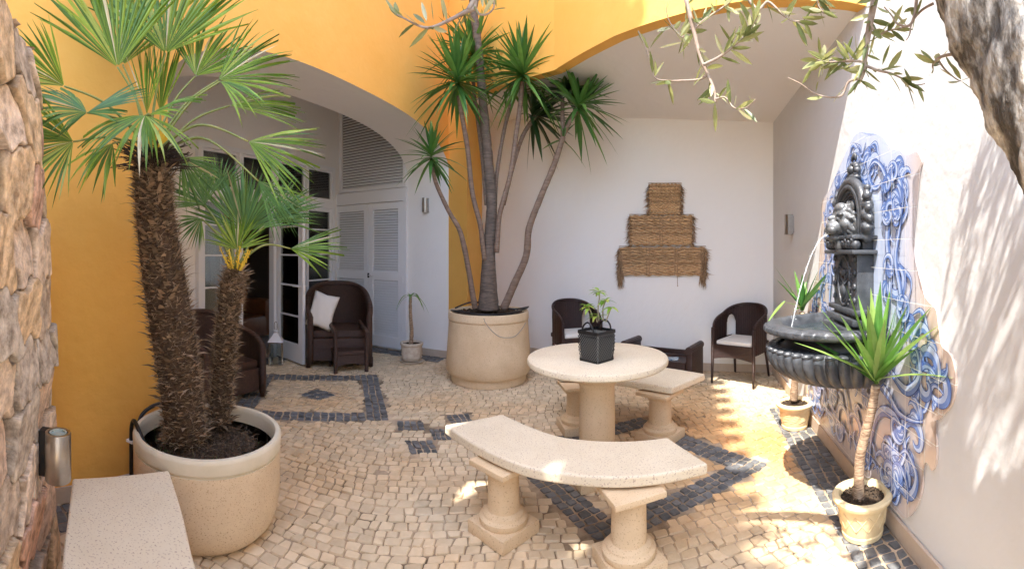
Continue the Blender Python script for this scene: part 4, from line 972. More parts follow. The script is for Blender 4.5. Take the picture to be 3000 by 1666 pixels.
# yuccas in the yellow pots
random.seed(41)
yA = thing('potted_yucca', (cA.x, cA.y, .19), 'young yucca with bright sunlit leaves in the nearest clay pot', 'yucca')
stem('stem', [(2516, 1480), (2516, 1420), (2519, 1345), (2530, 1290), (2545, 1235), (2556, 1190), (2566, 1130)], [.034, .029, .027, .025, .024], yA, M_BARKR, 2.40, 2.36, 12)
def tips(parent, cx, cy, cd_, lst, mt, w):
    m = MB(); c = P(cx, cy, cd_)
    for x, y, dd, dr in lst:
        wd_ = RO/cos(1.9495-(x-HX)/F)-.05; t = P(x, y, min(cd_+dd, wd_)); L = (t-c).length; d = (t-c); d.z += dr*L; sword(m, c+Vector((0, 0, random.uniform(-.02, .02))), d, L*1.16, w*random.uniform(.85, 1.15), dr, n=9)
    m.build('leaves', mt, parent)
tips(yA, 2568, 1115, 2.36, [(2490, 865, -.05, .02), (2520, 900, .1, .02), (2553, 868, .05, .02), (2578, 862, -.05, 0), (2606, 865, .05, .02), (2622, 905, .12, .04), (2655, 905, -.1, .05), (2712, 918, .05, .08), (2740, 965, 0, .1),
    (2762, 1112, -.15, .1), (2405, 900, 0, .05), (2420, 945, -.1, .06), (2352, 1022, -.05, .08), (2370, 985, .1, .1), (2690, 1010, .1, .1), (2650, 960, .15, .05), (2470, 940, .15, .05), (2545, 930, -.15, .02), (2590, 950, -.18, .03), (2500, 985, -.15, .08), (2630, 1040, -.2, .1), (2570, 900, .15, 0)], M_YUCB, .056)
yB = thing('potted_yucca', (cB.x, cB.y, .19), 'young yucca behind the fountain bowl, growing from the far clay pot', 'yucca')
stem('stem', [(2325, 1172), (2328, 1130), (2334, 1080), (2342, 1010), (2347, 950), (2350, 915)], [.034, .03, .027, .024], yB, M_BARKR, 3.83, 3.75, 10)
tips(yB, 2350, 905, 3.75, [(2278, 798, 0, .03), (2282, 828, .05, .05), (2330, 808, .05, 0), (2350, 818, -.05, 0), (2372, 803, 0, 0), (2392, 800, .1, .02), (2422, 806, 0, .05), (2400, 850, -.1, .05), (2310, 860, .1, .06), (2360, 830, .1, 0)], M_YUC, .06)
m = MB(); c = P(2350, 900, 3.75); a = P(2300, 882, 3.6); b = P(2246, 940, 3.5)
sword(m, c, a-c, (a-c).length*1.1, .03, .05); sword(m, a, b-a, (b-a).length, .04, .1); sword(m, c, P(2310, 905, 3.6)-c, .12, .03, .2); m.build('bent_leaf', M_YUCB, yB)

# ------------------------------------------------------------------ olive tree: trunk, limbs over the camera, hanging twigs
random.seed(53)
ot = thing('olive_tree', (1.0, .02, 0), 'old olive tree leaning in at the top right corner, leafy twigs hanging down', 'olive tree')
tp = smooth_path([(1.02, .02, -.02), (1.03, .08, .6), (1.02, .17, 1.1), (1.0, .27, 1.45), P(3135, 520, 1.0), P(3020, 260, 1.0), P(2905, 0, 1.0), P(2850, -150, 1.02), (.72, .6, 2.6)], 8)
n = len(tp); m = MB(); rads = [float(np.interp(i/(n-1), [0, .3, .5, .65, .8, 1], [.16, .13, .11, .112, .115, .10])) for i in range(n)]
fine = smooth_path(tp, 5); fr = [float(np.interp(i/(len(fine)-1), np.linspace(0, 1, n), rads)) for i in range(len(fine))]
m.tube(fine, fr, 64)
ob = m.build('trunk', M_OLB, ot, smooth=True, sub=0)
me = ob.data; co = np.zeros(len(me.vertices)*3); me.vertices.foreach_get('co', co); co = co.reshape(-1, 3); nn_ = np.zeros(len(me.vertices)*3); me.vertices.foreach_get('normal', nn_); nn_ = nn_.reshape(-1, 3)
dsp = sum(np.sin(co[:, 0]*f*2.1+co[:, 2]*f*.5+k)*np.sin(co[:, 1]*f*2.3+co[:, 2]*f*.7+2*k)*np.sin(co[:, 2]*f*1.1+k*3)/f for k, f in enumerate((14, 27, 55, 110, 190)))*.22
co += nn_*dsp[:, None]; me.vertices.foreach_set('co', co.ravel()); me.update()
limb = lambda pts, r0, r1: (lambda mm: (mm.tube(smooth_path(pts, 6), [lerp(r0, r1, i/((len(pts)-1)*6)) for i in range((len(pts)-1)*6+1)], 12), mm.build('limb', M_OLB, ot, smooth=True)))(MB())
TT = Vector((.72, .6, 2.6))
limb([TT, (.55, .8, 2.85), (.3, 1.0, 2.95), (0, 1.15, 2.95), (-.4, 1.2, 2.9)], .06, .02)
limb([TT, (.7, .3, 2.95), (.5, 0, 3.2), (.2, -.3, 3.4)], .06, .02)
limb([TT, (.85, .8, 2.85), (.95, 1.0, 2.95), (.9, 1.3, 3.05)], .045, .015)
limb([TT, (.6, .55, 3.0), (.3, .3, 3.4), (-.1, .1, 3.7)], .05, .02)
limb([(.7, .3, 2.95), (.8, .0, 3.2), (.7, -.3, 3.3)], .03, .012)
def olive_leaf(m, p, d, L, w):
    d = Vector(d).normalized(); s_ = d.cross(Vector((random.gauss(0, 1), random.gauss(0, 1), random.gauss(0, 1)))).normalized(); up = s_.cross(d); b = random.uniform(-.12, .12)
    vs = []
    for t, k in ((0, .1), (.2, .7), (.45, 1), (.75, .75), (1, .03)):
        q = p+d*L*t+up*b*L*t*t; vs += [q+s_*w*k/2+up*w*k*.12, q, q-s_*w*k/2+up*w*k*.12]
    m.add(vs, [f for k in range(4) for o in (k*3,) for f in ((o, o+1, o+4, o+3), (o+1, o+2, o+5, o+4))])
def twig(pts, d0, d1, r0=.006, r1=.0018, leaves=(), dens=0, L=(.045, .072)):
    k = len(pts); path = [P(x, y, lerp(d0, d1, i/(k-1))) for i, (x, y) in enumerate(pts)]; sp = smooth_path(path, 5)
    m = MB(); m.tube(sp, [lerp(r0, r1, i/(len(sp)-1)) for i in range(len(sp))], 6); o = m.build('twig', M_TWIG, ot, smooth=True)
    ml = MB()
    for (x, y, tx, ty) in leaves:
        dd = lerp(d0, d1, .7); a = P(x, y, dd); b = P(tx, ty, dd+random.uniform(-.03, .03)); olive_leaf(ml, a, b-a, (b-a).length, random.uniform(.012, .018))
    for _ in range(int(dens*1.05)):
        i = int(random.uniform(.15, 1)*(len(sp)-2)); ax = (sp[i+1]-sp[i]).normalized(); d = ax*random.uniform(.3, 1)+Vector((random.gauss(0, .6), random.gauss(0, .6), random.gauss(0, .6)))
        olive_leaf(ml, sp[i], d, random.uniform(*L), random.uniform(.010, .016))
    if ml.v: ml.build('leaves', M_OLL, o)
    return o
dT = 1.25
# left group, top centre (native px)
twig([(1395, -40), (1392, 20), (1370, 32), (1310, 62), (1265, 80), (1235, 78), (1200, 62), (1163, 42)], dT, dT, .008, .002, [(1163, 42, 1130, -10), (1165, 45, 1160, 0), (1258, 78, 1200, 140), (1268, 80, 1312, 92), (1250, 60, 1235, 5), (1270, 60, 1268, 0), (1300, 55, 1290, 10), (1245, 68, 1210, 38)], 10)
twig([(1392, 20), (1405, 42), (1430, 40), (1447, 20), (1445, -10)], dT, dT, .004, .0015, [], 4)
twig([(1450, -60), (1400, -10), (1372, 30)], dT, dT, .012, .008, [], 14)
# centre right long branch
twig([(1995, -60), (2010, 0), (2030, 80), (2050, 160), (2072, 215), (2092, 262), (2096, 300)], 1.3, 1.25, .009, .003, [(2094, 300, 2092, 388), (2075, 225, 2060, 150), (2070, 200, 2118, 190)], 18)
twig([(2075, 218), (2050, 232), (2000, 236), (1955, 236), (1918, 225), (1900, 160), (1870, 90)], 1.27, 1.3, .004, .0012, [(1955, 238, 1978, 308), (1905, 140, 1950, 75), (1900, 142, 1868, 92), (1932, 140, 2000, 130), (1925, 92, 1965, 78), (1918, 225, 1922, 175)], 5)
twig([(2060, 190), (2110, 165), (2160, 125), (2195, 92), (2222, 45)], 1.25, 1.2, .005, .0015, [(2160, 125, 2235, 90), (2150, 130, 2110, 70), (2190, 95, 2165, 30), (2195, 92, 2228, 42), (2120, 160, 2092, 98), (2140, 145, 2205, 190)], 26)
twig([(2096, 290), (2125, 285), (2150, 315), (2185, 315), (2213, 290)], 1.25, 1.2, .003, .001, [(2155, 320, 2213, 290), (2095, 300, 2047, 288), (2125, 285, 2143, 262), (2150, 315, 2155, 275)], 6)
twig([(2015, 60), (2000, 110), (1960, 60), (1950, 10)], 1.3, 1.3, .003, .001, [], 9)
twig([(2030, 90), (2060, 60), (2120, 20), (2170, -20)], 1.3, 1.3, .004, .002, [], 14)
# top row
twig([(2180, -20), (2220, 28), (2250, 5), (2290, 40), (2320, 60), (2345, 62)], 1.25, 1.25, .005, .0018, [(2300, 45, 2340, -10), (2355, 60, 2380, 118), (2350, 50, 2420, 55), (2225, 25, 2140, 28)], 12)
twig([(2400, -30), (2395, 10), (2415, 40)], 1.25, 1.25, .004, .0015, [(2410, 35, 2450, 42), (2410, 35, 2345, 22)], 10)
# main right cluster
twig([(2575, -60), (2560, 10), (2545, 90), (2535, 160), (2530, 210), (2520, 235)], 1.2, 1.2, .012, .004, [(2520, 235, 2568, 270), (2520, 235, 2500, 272), (2523, 235, 2545, 262)], 30)
twig([(2530, 180), (2480, 178), (2430, 182), (2395, 175)], 1.2, 1.15, .004, .0015, [(2395, 175, 2345, 175), (2400, 180, 2348, 200), (2402, 165, 2395, 108), (2410, 165, 2415, 130), (2415, 180, 2450, 172)], 24)
twig([(2520, 230), (2485, 240), (2465, 280), (2420, 283), (2385, 272), (2345, 245), (2308, 227)], 1.2, 1.2, .004, .0012, [(2390, 268, 2402, 238), (2350, 245, 2375, 200)], 3)
twig([(2530, 190), (2570, 205), (2610, 215), (2640, 228), (2680, 248), (2710, 245)], 1.2, 1.2, .004, .0012, [(2600, 205, 2645, 145), (2585, 190, 2610, 130)], 14)
twig([(2690, -60), (2680, 40), (2662, 75), (2630, 70), (2612, 45), (2590, 20)], 1.15, 1.15, .005, .0015, [(2570, 20, 2612, 45)], 3)
twig([(2735, 10), (2700, 30), (2672, 65), (2665, 100), (2655, 118)], 1.15, 1.15, .004, .001, [], 2)
twig([(2545, 60), (2570, 100), (2600, 90), (2650, 80)], 1.2, 1.2, .004, .0015, [(2570, 105, 2610, 60), (2560, 90, 2595, 95)], 12)
# twig from the trunk
twig([(2880, 128), (2830, 150), (2760, 165), (2735, 185), (2732, 200)], 1.02, 1.1, .006, .0015, [(2735, 185, 2678, 155), (2735, 185, 2695, 150), (2735, 190, 2732, 215), (2745, 180, 2750, 155), (2750, 175, 2778, 140), (2740, 180, 2720, 165)], 3)
twig([(2750, 178), (2770, 205), (2800, 230), (2815, 237)], 1.1, 1.15, .003, .001, [(2815, 235, 2855, 222), (2815, 237, 2855, 258), (2815, 232, 2790, 185), (2800, 230, 2748, 205), (2812, 238, 2775, 240)], 0)
# crown overhead: shades the right end of the wall
random.seed(61); ml = MB(); mt_ = MB()
def crown_blob(c, r, n):
    for _ in range(n):
        v = Vector((random.gauss(0, 1), random.gauss(0, 1), random.gauss(0, 1))).normalized()*r*random.random()**.5; p = Vector(c)+v
        q = p+Vector((random.gauss(0, .5), random.gauss(0, .5), random.gauss(-.5, .5))).normalized()*random.uniform(.12, .22); mt_.tube([p, q], [.003, .001], 4, cap=False)
        for k in range(14):
            b = p.lerp(q, random.random()); olive_leaf(ml, b, (random.gauss(0, 1), random.gauss(0, 1), random.gauss(-.3, 1)), random.uniform(.045, .065), random.uniform(.010, .015))
CROWN = [((.45, .0, 3.35), .32, 34), ((.72, .22, 3.3), .30, 32), ((.5, -.35, 3.4), .34, 34), ((.88, .05, 3.2), .28, 28), ((.25, -.15, 3.5), .3, 24), ((.8, -.35, 3.2), .32, 30), ((.6, -.7, 3.4), .38, 28), ((1.0, .35, 3.0), .2, 14)]
for c_ in CROWN: crown_blob(*c_)
oc_ = mt_.build('crown_twigs', M_TWIG, ot); tag(oc_, kind='stuff'); tag(ml.build('crown_leaves', M_OLL, ot), kind='stuff')

# ------------------------------------------------------------------ stone table and benches
def column(m, c, r, z0, z1, seg=48):
    m.lathe([(r, z0), (r*.985, (z0+z1)/2), (r*.97, z1)], c, seg)
def bench_support(parent, c, rz, top=.385, r=.085, pl=.27):
    m = MB(); c = Vector((c[0], c[1], 0))
    m.bbox(c+Vector((0, 0, .035)), (pl, pl, .07), .008, rz)
    m.lathe([(r*1.45, .07), (r*1.52, .082), (r*1.50, .10), (r*1.38, .108), (r*1.30, .112), (r*1.26, .122), (r*1.12, .13), (r*1.0, .136), (r, .15), (r*.98, .24), (r*.97, .31), (r*1.0, .322), (r*1.14, .326), (r*1.2, .335), (r*1.36, .352), (r*1.42, .357)], c, 56)
    m.bbox(c+Vector((0, 0, .3705)), (pl*.97, pl*.97, .028), .005, rz)
    return m.build('support', M_STONE, parent, smooth=35)
def slab(parent, inner, outer, z0, z1, name='seat'):
    n = 40; I = smooth_path([Vector((p[0], p[1], 0)) for p in inner], 10); O = smooth_path([Vector((p[0], p[1], 0)) for p in outer], 10)
    def res(path, n):
        c = [0]
        for i in range(len(path)-1): c.append(c[-1]+(path[i+1]-path[i]).length)
        return [Vector((np.interp(c[-1]*k/n, c, [p.x for p in path]), np.interp(c[-1]*k/n, c, [p.y for p in path]), 0)) for k in range(n+1)]
    I, O = res(I, n), res(O, n); poly = I+O[::-1]; bm = bmesh.new()
    vt = [bm.verts.new((p.x, p.y, z1)) for p in poly]; vb = [bm.verts.new((p.x, p.y, z0)) for p in poly]; N_ = len(poly); k = n+1
    for i in range(n):
        bm.faces.new((vt[i], vt[i+1], vt[N_-2-i], vt[N_-1-i])); bm.faces.new((vb[i], vb[N_-1-i], vb[N_-2-i], vb[i+1]))
    for i in range(N_): bm.faces.new((vt[i], vb[i], vb[(i+1) % N_], vt[(i+1) % N_]))
    bmesh.ops.recalc_face_normals(bm, faces=bm.faces); bm.verts.index_update()
    m = MB(); m.add([v.co.copy() for v in bm.verts], [tuple(v.index for v in f.verts) for f in bm.faces]); bm.free()
    o = m.build(name, M_STONET, parent, bevel=.012); o.modifiers['b'].angle_limit = radians(50); o.modifiers['b'].segments = 3; return o
bt = G(1637, 1500)
B1 = thing('stone_bench', (.26, 2.3, 0), 'curved stone bench on two column supports in front of the round table', 'bench', 'stone benches round the table')
zt = .45
inner = [G(1472, 1212, zt), G(1560, 1251, zt), G(1636, 1276, zt), G(1712, 1287, zt), G(1791, 1291, zt), G(1875, 1289, zt), G(1956, 1280, zt)]
outer = [G(1302, 1244, zt), G(1385, 1297, zt), G(1474, 1341, zt), G(1560, 1370, zt), G(1647, 1385, zt), G(1800, 1397, zt), G(1940, 1386, zt), G(2075, 1357, zt)]
slab(B1, inner, outer, .395, zt)
bench_support(B1, (-.045, 2.40), radians(45), .385); bench_support(B1, (.545, 2.07), radians(12))
B2 = thing('stone_bench', (.95, 3.6, 0), 'curved stone bench partly hidden behind the round table', 'bench', 'stone benches round the table')
inner = [G(1968, 1135, zt), G(1880, 1121, zt), G(1790, 1108, zt), G(1705, 1100, zt), G(1640, 1098, zt)]
outer = [G(2066, 1094, zt), G(1958, 1077, zt), G(1850, 1065, zt), G(1740, 1058, zt), G(1600, 1060, zt)]
slab(B2, inner, outer, .395, zt)
bench_support(B2, (1.15, 3.40), radians(38), r=.09, pl=.29); bench_support(B2, (.54, 3.74), radians(8), r=.09, pl=.29)
B3 = thing('stone_bench', (-1.35, 1.2, 0), 'stone bench whose end juts into view below the cylinder spotlight', 'bench')
p0, p1, p2, p3 = G(212, 1400, zt), G(495, 1375, zt), G(576, 1666, zt), G(181, 1666, zt)
ext = (p2-p1).normalized()*.6; ext2 = (p3-p0).normalized()*.6
slab(B3, [p0, p0.lerp(p3, .5), p3, p3+ext2+Vector((.05, 0, 0))], [p1, p1.lerp(p2, .5)+Vector((.0, .008, 0)), p2, p2+ext+Vector((.03, 0, 0))], .385, zt)
bench_support(B3, (-1.36, 1.18), radians(40)); bench_support(B3, (-.80, .62), radians(40))
tc_ = Vector((3.07*sin(.189), 3.07*cos(.189), 0)); TZ = .775
tb_ = thing('round_table', tc_, 'round stone table with a thick column pedestal in the middle of the patio', 'table')
rt = .475
m = MB(); m.lathe([(.001, TZ-.062), (rt-.09, TZ-.062), (rt-.055, TZ-.058), (rt-.008, TZ-.044), (rt, TZ-.036), (rt+.002, TZ-.02), (rt-.003, TZ-.006), (rt-.012, TZ), (.001, TZ)], tc_, 120); m.build('table_top', M_STONET, tb_, smooth=35)
m = MB(); pc = Vector((2.99*sin(.1875), 2.99*cos(.1875), 0)); r = .118
m.lathe([(r, .07), (r, .3), (r*.985, .55), (r*.98, .60), (r*1.0, .615), (r*1.04, .62), (r*1.06, .632), (r*1.22, .65), (r*1.38, .672), (r*1.52, .70), (r*1.53, .712)], pc, 64); m.build('pedestal', M_STONE, tb_, smooth=35)
m = MB(); m.bbox(pc+Vector((0, 0, .0375)), (.36, .36, .075), .01, radians(12)); m.build('base', M_STONE, tb_)

# ------------------------------------------------------------------ basket and plant on the table
bc = Vector((2.96*sin((1748-HX)/F), 2.96*cos((1748-HX)/F), TZ)); rb = radians(38)
bk = thing('woven_basket', bc, 'square black woven basket with handles on the round stone table', 'basket')
m = MB(); hw0, hw1, bh = .075, .084, .20
def bpt(side, u, z, off=0):
    w_ = lerp(hw0, hw1, z/bh)*(1+.07*sin(pi*z/bh)); a = rb+side*pi/2; X = Vector((cos(a), sin(a), 0)); Y = Vector((-sin(a), cos(a), 0)); return bc+X*(w_+off)+Y*u*w_+Vector((0, 0, z))
for sd__ in range(4):
    n = 9
    for k in range(-n, n+1):
        for sg_ in (-1, 1):
            pts = []
            for i in range(13):
                t = i/12; u = sg_*(t*1.7-.85)+k/n*1.9
                if -1 <= u <= 1: pts.append(bpt(sd__, u, .012+t*(bh-.02), .002*sg_))
            if len(pts) > 1:
                for a, b in zip(pts[:-1], pts[1:]):
                    s_ = Vector((0, 0, .0042)); m.add([a-s_, b-s_, b+s_, a+s_], [(0, 1, 2, 3)])
    for z in (.004, bh-.012):
        for hh_ in (0,): m.add([bpt(sd__, -1.02, z-.008, .004), bpt(sd__, 1.02, z-.008, .004), bpt(sd__, 1.02, z+.012, .004), bpt(sd__, -1.02, z+.012, .004)], [(0, 1, 2, 3)])
m.build('weave', M_BLK, bk)
m = MB()
for sd__ in range(4):
    m.add([bpt(sd__, -1, .004, -.010), bpt(sd__, 1, .004, -.010), bpt(sd__, 1, bh-.02, -.010), bpt(sd__, -1, bh-.02, -.010)], [(0, 1, 2, 3)])
m.build('liner', mat('grey_liner', (.30, .30, .28), rough=.7), bk)
m = MB(); m.add([bpt(i, -1, .16, -.012) for i in range(4)], [(0, 1, 2, 3)]); m.build('soil', M_SOIL, bk)
for sd__ in (0, 2):
    m = MB(); m.tube(smooth_path([bpt(sd__, -.6, bh-.01), bpt(sd__, -.45, bh+.03, .004), bpt(sd__, 0, bh+.055, .004), bpt(sd__, .45, bh+.03, .004), bpt(sd__, .6, bh-.01)], 5), .006, 6); m.build('handle', M_BLK, bk, smooth=True)
tpnt = thing('table_plant', bc+Vector((0, 0, .17)), 'small bright green leafy plant growing out of the black basket', 'plant')
random.seed(71)
for pts, lv in (([(1755, 940), (1752, 905), (1756, 870), (1754, 853)], 12), ([(1768, 940), (1766, 905), (1775, 880)], 11), ([(1740, 942), (1732, 915), (1722, 897)], 11), ([(1775, 942), (1785, 915), (1790, 900)], 5), ([(1750, 945), (1748, 935), (1750, 925)], 7)):
    path = [P(x, y, 2.96) for x, y in pts]; m = MB(); m.tube(smooth_path(path, 5), [.0045]*((len(pts)-1)*5+1), 6); so2 = m.build('stem', mat('pale_stem', (.35, .30, .2), rough=.8), tpnt, smooth=True)
    ml = MB(); top = path[-1]
    for _ in range(lv):
        a = random.random()*2*pi; sword(ml, top+Vector((random.gauss(0, .006), random.gauss(0, .006), random.uniform(-.012, .006))), (cos(a), sin(a), random.uniform(-.2, .7)), random.uniform(.045, .08), .026, .35)
    ml.build('leaves', leafmat('table_plant_leaf', [(0, (.16, .34, .04)), (.7, (.34, .50, .08)), (1, (.60, .60, .14))]), so2)

# ------------------------------------------------------------------ wicker seating
def wicker_bump():
    for m_ in (M_WICK, M_WICKB):
        t = m_.node_tree; N = t.nodes; L = t.links; b = N['Principled BSDF']; tc = N.new('ShaderNodeTexCoord')
        w1 = N.new('ShaderNodeTexWave'); w1.bands_direction = 'Z'; w1.inputs['Scale'].default_value = 22; w1.inputs['Distortion'].default_value = 1.0; L.new(tc.outputs['Object'], w1.inputs[0])
        bp = N.new('ShaderNodeBump'); bp.inputs['Distance'].default_value = .004; L.new(w1.outputs[1], bp.inputs['Height'])
        old = b.inputs['Normal'].links[0].from_socket; L.new(old, bp.inputs['Normal']); L.new(bp.outputs[0], b.inputs['Normal'])
wicker_bump()
def shell(m, W, D, zlow, ztop, t0=-1, t1=1, n=150, nz=14, thick=.03, hole=None, lean=.0, ribs=60, p=2.6, ang=118):
    """wrap-round back: t=-1 right arm front, 0 centre back, 1 left arm front"""
    def pl(t, k=0):
        a = radians(ang)*t; s_, c_ = sin(a), cos(a); x = math.copysign(abs(s_)**(2/p), s_)*(W/2-k); y = math.copysign(abs(c_)**(2/p), c_)*(D/2-k)
        if abs(t) > .76: y = lerp(y, -D/2+.02, (abs(t)-.76)/.24)
        return x, y
    def pos(t, z, k):
        x, y = pl(t, k); return Vector((x, y+lean*max(0, z-.3)*cos(radians(ang)*t*.7), z))
    for face in (0, 1):
        vs = []
        for j in range(nz+1):
            for i in range(n+1):
                t = lerp(t0, t1, i/n); z = lerp(zlow(t) if callable(zlow) else zlow, ztop(t), j/nz); rib = .004*abs(sin(t*ribs))
                vs.append(pos(t, z, (thick if face else 0)+(rib if not face else -rib)))
        fs = []
        for j in range(nz):
            for i in range(n):
                tm = lerp(t0, t1, (i+.5)/n); zm = lerp(zlow(tm) if callable(zlow) else zlow, ztop(tm), (j+.5)/nz)
                if hole and hole(tm, zm): continue
                q = (j*(n+1)+i, j*(n+1)+i+1, (j+1)*(n+1)+i+1, (j+1)*(n+1)+i); fs.append(q if face else q[::-1])
        m.add(vs, fs)
    return pos
def make_armchair(label):
    r = thing('wicker_armchair', (0, 0, 0), label, 'armchair')
    zt_ = lambda t: .58+.40*max(0, cos(min(1, abs(t)*.95)*pi/2*1.02))**.75
    m = MB(); pos = shell(m, .80, .78, .07, zt_, thick=.05, lean=.10, ribs=95); m.build('backrest', M_WICK, r, smooth=50)
    m = MB(); pts = [pos(t, zt_(t), .028) for t in np.linspace(-1, 1, 61)]; pts = [pos(-1, .06, .028), pos(-1, .3, .028)]+pts+[pos(1, .3, .028), pos(1, .06, .028)]
    m.tube(pts, .036, 10); m.build('rolled_edge', M_WICK, r, smooth=True)
    m = MB(); m.bbox((0, -.02, .22), (.66, .66, .28), .02); m.build('seat_base', M_WICK, r)
    m = MB(); m.bbox((0, -.04, .41), (.62, .60, .10), .04); m.build('seat_cushion', M_WICK, r, smooth=40)
    for x in (-.36, .36):
        for y in (-.34, .28): m = MB(); m.lathe([(.026, 0), (.03, .12)], (x, y, 0), 12); m.build('leg', M_WICK, r, smooth=True)
    return r
fwd = Vector((.42, -.90)); rot = atan2(fwd.y, fwd.x)+pi/2
ac = make_armchair('dark brown wicker armchair holding a white cushion, beside the open glazed door'); ac.location = (-2.28, 5.66, 0); ac.scale = (1.1, 1.05, 1.03); ac.rotation_euler = (0, 0, rot)
ac2 = dup(ac, (-2.86, 3.72, 0), radians(72), 'dark brown wicker armchair mostly hidden behind the palm trunks'); ac2.scale = (1.0, 1.0, .82)
ac['group'] = ac2['group'] = 'wicker armchairs in the porch'
# cushion on the first armchair
def pillow(name, c, w_, h_, th, R, label):
    m = MB(); n = 16; vs = []
    for sgn in (1, -1):
        for j in range(n+1):
            for i in range(n+1):
                u, v = -1+2*i/n, -1+2*j/n; e = ((1-u**4)*(1-v**4))**.5; ww = 1-.10*(1-abs(u))*abs(v)**3; hh_ = 1-.10*(1-abs(v))*abs(u)**3
                vs.append(Vector(c)+R@Vector((u*w_/2*hh_, sgn*th/2*e+.006*sin(u*7+v*3), v*h_/2*ww)))
    k = (n+1)**2
    m.add(vs, [(j*(n+1)+i, j*(n+1)+i+1, (j+1)*(n+1)+i+1, (j+1)*(n+1)+i) for j in range(n) for i in range(n)]+[(k+j*(n+1)+i, k+(j+1)*(n+1)+i, k+(j+1)*(n+1)+i+1, k+j*(n+1)+i+1) for j in range(n) for i in range(n)])
    o = m.build(name, M_CUSH, None, smooth=True, fix=True, weld=True); tag(o, label, 'cushion'); return o
cc = P(945, 910, 5.78)
pillow('cushion', cc, .33, .46, .12, Matrix.Rotation(rot, 3, 'Z')@Matrix.Rotation(radians(-14), 3, 'X')@Matrix.Rotation(radians(17), 3, 'Y'), 'off-white linen cushion leaning in the brown wicker armchair')
# low child-size chair in front
lc_ = thing('wicker_footstool', (0, 0, 0), 'low dark wicker stool with two curved arms in front of the armchair', 'stool')
m = MB(); m.bbox((0, 0, .235), (.40, .36, .05), .012); m.build('seat', M_WICK, lc_)
m = MB(); n = 20; vs = []
for j in (0, 1):
    for i in range(n+1):
        x = -.185+.37*i/n; vs.append(Vector((x, -.17, .21 if j else .06+.035*sin(pi*i/n))))
for a_, b_ in (((-.19, -.17), (.19, -.17)), ((-.19, .17), (-.19, -.17)), ((.19, -.17), (.19, .17))):
    v = []
    for j in (0, 1):
        for i in range(n+1):
            t = i/n; v.append(Vector((lerp(a_[0], b_[0], t), lerp(a_[1], b_[1], t), .215 if j else .07+.035*sin(pi*t))))
    m.add(v, [(i, i+1, n+2+i, n+1+i) for i in range(n)])
m.build('apron', M_WICK, lc_)
for sx in (-1, 1):
    m = MB(); m.tube(smooth_path([(sx*.20, -.185, 0), (sx*.20, -.185, .25), (sx*.205, -.18, .44), (sx*.20, -.16, .485), (sx*.20, -.02, .52), (sx*.2, .14, .56)], 6), [.026]*14+[.03]*17, 10); m.build('arm', M_WICK, lc_, smooth=True)
    m = MB(); m.tube([(sx*.19, .17, 0), (sx*.19, .17, .24), (sx*.2, .15, .55)], .022, 10); m.build('leg', M_WICK, lc_, smooth=True)
a_, b_ = G(980, 1095), G(1078, 1088); mid = (a_+b_)/2; ex = (b_-a_).normalized(); lc_.location = (mid.x-ex.y*.19, mid.y+ex.x*.19, 0); lc_.rotation_euler = (0, 0, atan2(ex.y, ex.x)); lc_.scale = (.97, 1, 1)
# tub chairs in the alcove
def make_tub(label):
    r = thing('rattan_chair', (0, 0, 0), label, 'chair', 'rattan tub chairs in the alcove')
    zt_ = lambda t: .62+.22*max(0, cos(min(1, abs(t)*1.0)*pi/2))**.6
    hole = lambda t, z: .36 < abs(t) < .64 and .47 < z < .60+.12*max(0, 1-((abs(t)-.5)/.14)**2)**.5
    m = MB(); pos = shell(m, .60, .54, lambda t: .34, zt_, thick=.022, lean=.04, ribs=70, hole=hole, n=200, nz=34, p=2.3, ang=112); m.build('backrest', M_WICKB, r, smooth=50)
    m = MB(); m.tube([pos(t, zt_(t), .012) for t in np.linspace(-1, 1, 61)], .019, 8); m.build('rolled_edge', M_WICKB, r, smooth=True)
    m = MB(); m.bbox((0, -.01, .41), (.52, .50, .05), .01)
    n = 24; v = []
    for j in (0, 1):
        for i in range(n+1): v.append(Vector((-.27+.54*i/n, -.262, .42 if j else .27+.03*sin(pi*i/n))))
    m.add(v, [(i, i+1, n+2+i, n+1+i) for i in range(n)]); m.build('seat_frame', M_WICKB, r)
    m = MB(); m.bbox((0, -.02, .455), (.47, .45, .045), .018); m.build('seat_pad', M_CUSH, r, smooth=40)
    for x, y, dx, dy in ((-.27, -.26, -.005, -.02), (.27, -.26, .005, -.02), (-.21, .2, -.03, .08), (.21, .2, .03, .08)):
        m = MB(); m.tube([(x+dx, y+dy, 0), (x+dx*.5, y+dy*.4, .25), (x, y, .62 if y < 0 else .4)], [.014, .019, .022], 10); m.build('leg', M_WICKB, r, smooth=True)
    return r
a_, b_ = G(2085, 1119), G(2214, 1138); mid = (a_+b_)/2; ex = (b_-a_).normalized()
t1c = make_tub('black rattan tub chair with a pale seat pad, in the corner by the fountain'); t1c.location = (mid.x-ex.y*.24, mid.y+ex.x*.24, 0); t1c.rotation_euler = (0, 0, atan2(ex.y, ex.x)); t1c.scale = (.92, .95, 1)
dup(t1c, (.78, 5.62, 0), radians(14), 'black rattan tub chair against the back wall, half hidden by the table basket')
